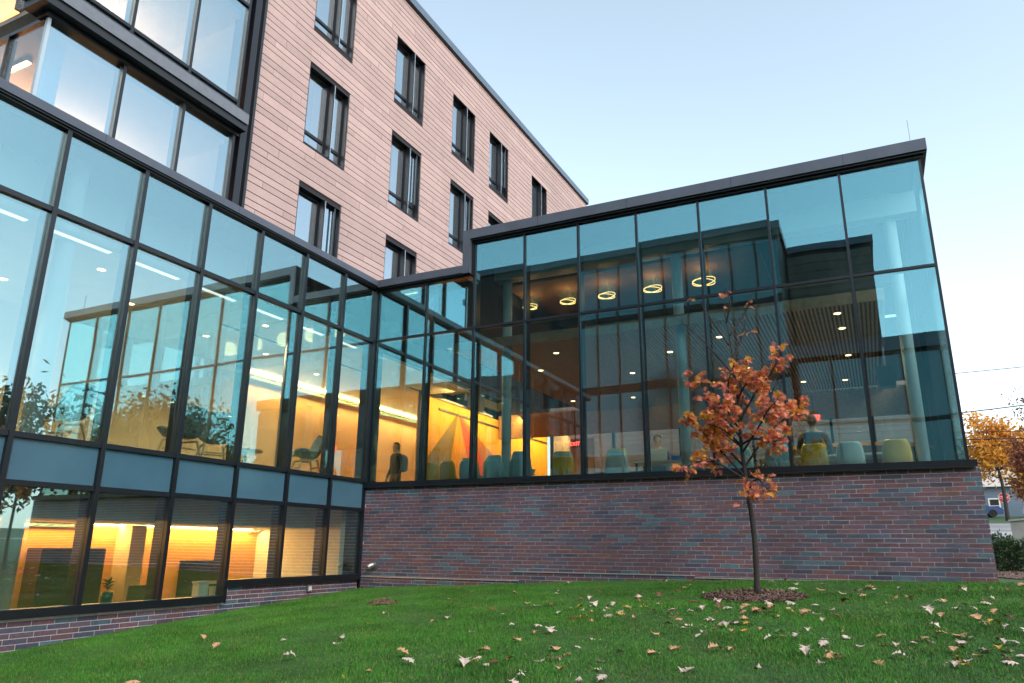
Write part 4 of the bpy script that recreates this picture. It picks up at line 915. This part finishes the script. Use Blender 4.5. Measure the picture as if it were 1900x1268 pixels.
while len(placed) < 290 and tries < 9000:
    tries += 1; x, y = random.uniform(3.0,11.6), random.uniform(-9.0,-.25)
    if random.random() < .38: c0 = random.choice(cl_); x, y = c0[0]+random.gauss(0,.38), min(c0[1]+random.gauss(0,.30), -.2)
    dens = np.interp(x, [3,5.0,6.5,8,13], [.06,.22,.75,1,1])*np.interp(y, [-8.5,-6.5,-4.5,-1.5,-.3], [1,1,.9,.6,.35])
    if x > 11.6+.15*y or y < -10.0+(x-3.1)*.54 or random.random() > dens or ((x-8.15)/.5)**2+((y+2.25)/.5)**2 < 1: continue
    if any((x-a)**2+(y-b)**2 < .003 for a, b in placed): continue
    placed.append((x,y)); w_ = [.62,.25,.09,.04] if y < -3 else [.32,.40,.25,.03]
    drop(x, y, random.choices(range(4), w_)[0], random.uniform(.5,1.05))
for x, y, gi in ((2.4,-6.1,1),(3.1,-6.6,1),(4.3,-5.9,0),(4.9,-4.9,1),(3.7,-4.2,0),(5.2,-3.0,1),(4.4,-1.7,1),(5.9,-2.2,2),(2.9,-1.0,2),(3.4,-1.4,0),(1.6,-4.6,1)): drop(x, y, gi, .8)

# ------------------------------------------------------------------ street side: trees, shrubs, wall, house, cars, sign, wires
def tree(name, base, h, cr, leafc, nleaf, label, cat='tree', trunk_r=.16, lsize=.16, z0=.35, group=None, bare=False):
    b = Vector(base); t = thing(name, base, label, cat, group); mb = MB(); R_ = random.Random(int(base[0]*31+base[1]*17))
    top = b+Vector((R_.uniform(-.3,.3), R_.uniform(-.3,.3), h*.9)); tp_ = tube_path([b-Vector((0,0,.15)), b+Vector((.05,0,h*.3)), b.lerp(top,.65)+Vector((R_.uniform(-.15,.15),0,0)), top], 4)
    mb.tube(tp_, [trunk_r*(1-.9*i/(len(tp_)-1)) for i in range(len(tp_))], 9); tips = []
    for k in range(16):
        f_ = R_.uniform(z0,.92); p = tp_[int(f_*(len(tp_)-1))]; a = k*2.4+R_.uniform(-.4,.4); sp_ = cr*R_.uniform(.55,1.05)*(1-.55*max(0,(f_-.55)/.45)); e = p+Vector((math.cos(a)*sp_, math.sin(a)*sp_, sp_*R_.uniform(.25,.75)))
        pp = tube_path([p, p.lerp(e,.5)+Vector((0,0,.1*sp_)), e], 3); mb.tube(pp, [trunk_r*.35*(1-.85*i/(len(pp)-1)) for i in range(len(pp))], 5); tips += pp[2:]
        for q in range(3):
            e2 = pp[-2]+Vector((R_.gauss(0,.35), R_.gauss(0,.35), R_.gauss(.1,.3)))*cr*.5; mb.tube([pp[-2], e2], [trunk_r*.08,trunk_r*.03], 4); tips.append(e2)
    build('trunk', mb, m_bark, t, smooth=True); n = nleaf; c_ = np.array([tuple(R_.choice(tips)) for _ in range(n)])
    r2 = np.random.default_rng(int(base[0]*7+base[1]*3)+5); pos = c_+r2.normal(0, cr*.16, (n,3)); a, b_ = r2.normal(0,1,(n,3)), r2.normal(0,1,(n,3)); a /= np.linalg.norm(a,axis=1)[:,None]; b_ = np.cross(a,b_); b_ /= np.linalg.norm(b_,axis=1)[:,None]
    s_ = (r2.uniform(.6,1.3,n)*lsize)[:,None]; Vv = np.stack([pos-a*s_, pos+b_*s_*.45, pos+a*s_, pos-b_*s_*.45], 1).reshape(-1,3)
    me = bpy.data.meshes.new('crown'); me.from_pydata(Vv.tolist(), [], np.arange(n*4).reshape(-1,4).tolist()); 
    for m_ in leafc: me.materials.append(m_)
    me.polygons.foreach_set('material_index', r2.integers(0, len(leafc), n).astype(np.int32)); me.vertices.foreach_set('co', (Vv-np.array(base)).reshape(-1)); o = link(bpy.data.objects.new('crown', me)); o.parent = t
    return t
lo_ = [mat('amber leaf %d' % i, c, .65, rnd=.25, island=True) for i, c in enumerate(((.75,.36,.05),(.62,.27,.045),(.80,.45,.09)))]
ly_ = [mat('yellow leaf %d' % i, c, .65, rnd=.25, island=True) for i, c in enumerate(((.85,.55,.05),(.80,.47,.04)))]
lb_ = [mat('russet leaf %d' % i, c, .65, rnd=.25, island=True) for i, c in enumerate(((.22,.075,.04),(.30,.11,.05)))]
for m_ in lo_+ly_+lb_: translucent(m_, .45)
lg_ = [mat('dark green leaf %d' % i, c, .6, rnd=.3, island=True) for i, c in enumerate(((.022,.055,.018),(.035,.075,.022)))]
tree('street_tree', (18.3,52,.83), 8.2, 2.5, lo_, 5000, 'amber street tree rising behind the end of the brick wall', lsize=.17, z0=.45)
tree('street_tree', (21.6,56,1.1), 7.4, 2.6, ly_, 5200, 'bright yellow tree at the right edge of the street', lsize=.17)
tree('street_tree', (17.9,38,.0), 5.6, 1.3, lb_, 2600, 'slender russet tree before the amber one', trunk_r=.09, lsize=.13)
tree('street_tree', (19.8,40,.12), 9.5, 2.2, lb_, 1600, 'sparse russet tree cut by the right picture edge', trunk_r=.1, lsize=.13)
for k, (x, y, h, cr, cols_) in enumerate(((27,4,7.5,3.4,lg_),(30,-3,8.5,3.6,lg_),(26,-9,6.0,2.8,lo_),(33,10,9,3.8,lg_),(29,16,7,3.0,lo_),(34,-14,9,3.6,lg_),(25,24,6.5,2.6,ly_),(27,-15,9.5,3.6,lg_),(31,-20,11,4,lg_),(36,-27,12,4.2,lo_),(38,-8,11,4.2,lg_))):
    tree('court_tree', (x,y,gz(x,y,False)), h, cr, cols_, 4200, ('dark green tree reflected low in the left wing glass', 'tall dark green tree reflected at the far left', 'small amber tree mirrored in the wing', 'broad dark tree mirrored beyond the hall', 'amber tree mirrored beyond the hall', 'dark tree behind the lawn mirrored in the bay', 'small yellow tree mirrored past the street', 'broad dark tree at the lawn edge mirrored twice in the glass', 'tall dark tree by the low wing mirrored in the glass', 'tall amber tree beyond the low wing mirrored in the glass', 'tall dark tree farthest east mirrored in the wing')[k], lsize=.22)
def shrub(x, y, r, h, label):
    z = gz(x,y,False); t = thing('shrub', (x,y,z), label, 'shrub', 'clipped shrubs right of the brick wall'); n = 2600; r2 = np.random.default_rng(int(x*100+y*10))
    d = r2.normal(0,1,(n,3)); d /= np.linalg.norm(d,axis=1)[:,None]; d[:,2] = np.abs(d[:,2]); rad = (.72+.3*r2.random(n)+.10*np.sin(d[:,0]*7)*np.cos(d[:,1]*6))[:,None]
    pos = d*rad*np.array([r,r,h]); a = d+r2.normal(0,.7,(n,3)); a /= np.linalg.norm(a,axis=1)[:,None]; b_ = np.cross(a, r2.normal(0,1,(n,3))); b_ /= np.linalg.norm(b_,axis=1)[:,None]; s_ = (r2.uniform(.02,.045,n))[:,None]
    Vv = np.stack([pos-a*s_*.6, pos+b_*s_*.5, pos+a*s_*1.3, pos-b_*s_*.5], 1).reshape(-1,3); me = bpy.data.meshes.new('foliage'); me.from_pydata(Vv.tolist(), [], np.arange(n*4).reshape(-1,4).tolist()); me.materials.append(lg_[0]); me.materials.append(lg_[1]); me.polygons.foreach_set('material_index', r2.integers(0,2,n).astype(np.int32))
    o = link(bpy.data.objects.new('foliage', me)); o.parent = t
    mb = MB()
    for k in range(7): a_ = k*.9; mb.tube([(0,0,-.05),(r*.6*math.cos(a_), r*.6*math.sin(a_), h*.7)], [.015,.006], 5)
    build('stems', mb, m_bark, t, local=True)
for k, (x, y, r, h) in enumerate(((12.55,3.3,.42,.62),(11.95,4.6,.40,.66),(12.75,6.0,.5,.78),(12.25,8.2,.5,.85),(13.2,8.6,.5,.95),(13.0,4.2,.42,.6))):
    shrub(x, y, r, h, ('nearest clipped shrub by the lawn edge', 'clipped shrub hugging the end of the brick wall', 'middle clipped shrub in the mulch bed', 'tall clipped shrub behind the others', 'tallest clipped shrub under the concrete wall', 'clipped shrub cut by the right picture edge')[k])
cwall = thing('concrete_wall', (16,14,-1.5), 'low grey concrete retaining wall behind the shrubs', 'wall')
build('wall_face', MB().prism([(13.35,14.2,-2.2),(19,12.8,-2.2),(19,12.8,.05),(13.35,14.2,-.42)], (.05,.25,0)), m_conc, cwall); build('wall_cap', MB().prism([(13.3,14.17,-.419),(19,12.76,.051),(19,12.76,.10),(13.3,14.17,-.37)], (.05,.32,0)), m_conc, cwall)
rd = MB()
rxs = list(range(10, 61, 5))
for i in range(len(rxs)-1):
    q = [(rxs[i],33,0),(rxs[i+1],33,0),(rxs[i+1],45,0),(rxs[i],45,0)]; rd.poly([(x,y,gz(x,y,False)+.03) for x,y,_ in q])
tag(build('road', rd, mat('pale asphalt', (.30,.28,.27), .9, noise=.1, nscale=2)), kind='structure')  # even pale grey road colour with slight noise
pv = MB().poly([(x,y,gz(x,y,False)+.05) for x,y in ((10,26),(60,26),(60,32.6),(10,32.6))]); tag(build('pavement', pv, m_conc), kind='structure')
hs_ = thing('house', (24,66,1.7), 'blue grey clapboard house with a white framed window across the street', 'house')
m_clap = mat('blue grey clapboard', (.14,.19,.25), .7); m_trim = mat('white trim', (.78,.77,.74), .6); m_shing = mat('pale shingles', (.5,.46,.42), .9)
build('wall', MB().box((18.0,66,.6),(30,74,4.3)), m_clap, hs_)
for k in range(12): box('clapboard', (17.99,65.97,1.2+.25*k), (30.01,65.999,1.2+.25*k+.235), m_clap, hs_)
build('roof', MB().prism([(17.6,65.5,4.3),(17.6,74.5,4.3),(17.6,70,7.4)], (13,0,0)), m_shing, hs_)
for x in (19.35,22.6,26.4):
    w = build('window', MB().box((x-.45,65.93,2.0),(x+.45,65.965,3.3)), m_trim, hs_); WLOC[w.name] = Vector(wl_of(hs_))
    box('pane', (x-.34,65.915,2.1), (x+.34,65.929,2.62), m_dark, w); box('pane', (x-.34,65.915,2.68), (x+.34,65.929,3.2), m_dark, w)
build('foundation', MB().box((17.95,65.9,.3),(30.05,65.97,1.19)), mat('red painted base', (.45,.03,.03), .7), hs_)
def car(loc, rz, col, label):
    t = thing('parked_car', loc, label, 'car', rz=rz); mc = mat('car paint '+label[:6], col, .25, coat=.6)
    build('body', MB().prism([(-2.15,-.85,.28),(2.1,-.85,.28),(2.15,-.85,.62),(1.9,-.85,.80),(.95,-.85,.92),(-1.55,-.85,.95),(-2.1,-.85,.82)], (0,1.7,0)), mc, t, local=True)
    build('cabin', MB().prism([(.95,-.78,.921),(.30,-.70,1.42),(-1.05,-.70,1.44),(-1.6,-.78,.951)], (0,1.48,0)), mat('car glass', (.02,.025,.03), .08), t, local=True); build('roof', MB().box((-1.02,-.71,1.441),(.28,.71,1.47)), mc, t, local=True)
    for sx in (-1.35,1.35):
        for sy in (-.86,.70): w = build('wheel', MB().tube([(sx,sy,.31),(sx,sy+.16,.31)], .31, 16), m_black, t, local=True)
    for sy in (-.6,.6): build('headlight', MB().box((2.13,sy-.15,.60),(2.16,sy+.15,.72)), m_trim, t, local=True); build('tail_light', MB().box((-2.14,sy-.12,.68),(-2.11,sy+.12,.80)), mat('red lens', (.5,.02,.02), .3), t, local=True)
car((17.2,62,gz(17,62,False)+.02), 0, (.05,.10,.30), 'blue car parked before the house'); car((23.0,62,gz(23,62,False)+.02), 0, (.72,.72,.72), 'white car parked at the right picture edge')
ss_ = thing('stop_sign', (18.55,54,.95), 'red octagonal stop sign on a post by the street', 'sign')
ozz = 2.62; oct_ = [(18.55+.40*math.cos(math.pi/8+k*math.pi/4), 53.9, ozz+.40*math.sin(math.pi/8+k*math.pi/4)) for k in range(8)]; oc2 = [(18.55+.37*math.cos(math.pi/8+k*math.pi/4), 53.885, ozz+.37*math.sin(math.pi/8+k*math.pi/4)) for k in range(8)]
build('border', MB().prism(oct_, (0,.02,0)), m_trim, ss_); build('face', MB().prism(oc2, (0,.012,0)), mat('stop red', (.55,.02,.02), .5), ss_); text('letters', 'STOP', .30, (18.55,53.88,ozz), (math.pi/2,0,0), m_trim, ss_); build('post', MB().box((18.52,53.93,.7),(18.58,53.97,ozz+.3)), m_galv, ss_)
for k, (z0, z1) in enumerate(((11.62,11.78),(8.62,9.15),(7.17,6.9),(6.62,6.45),(6.13,5.99))):
    w = thing('overhead_wire', (18,50,z0), ('highest overhead wire', 'second overhead wire from the top', 'middle overhead wire', 'second overhead wire from the bottom', 'lowest overhead wire')[k]+' crossing the white sky at right', 'wire', 'overhead wires'); pts = []
    for i in range(25):
        x = -12+i*3.0; f_ = (x-16.4)/3.6; zz = z0+(z1-z0)*f_*.6 if abs(f_) < 30 else z0; pts.append((x, 50+.02*(x-18), z0+(z1-z0)*np.clip(f_,-4,6)*.5+.0016*(x-18)**2*.2))
    build('strand', MB().tube(pts,   .042 if k in (1,3) else .028, 5), m_black, w)
for x in (-12.5,60.5):
    up_ = thing('utility_pole', (x,49.6,.4), 'wooden utility pole hidden behind the building' if x < 0 else 'wooden utility pole right of the picture', 'pole'); build('shaft', MB().tube([(x,49.6,.2),(x,49.6,13.5)], [.16,.11], 10), m_bark, up_); build('crossarm', MB().box((x-.06,48.6,12.2),(x+.06,50.6,12.35)), m_bark, up_)
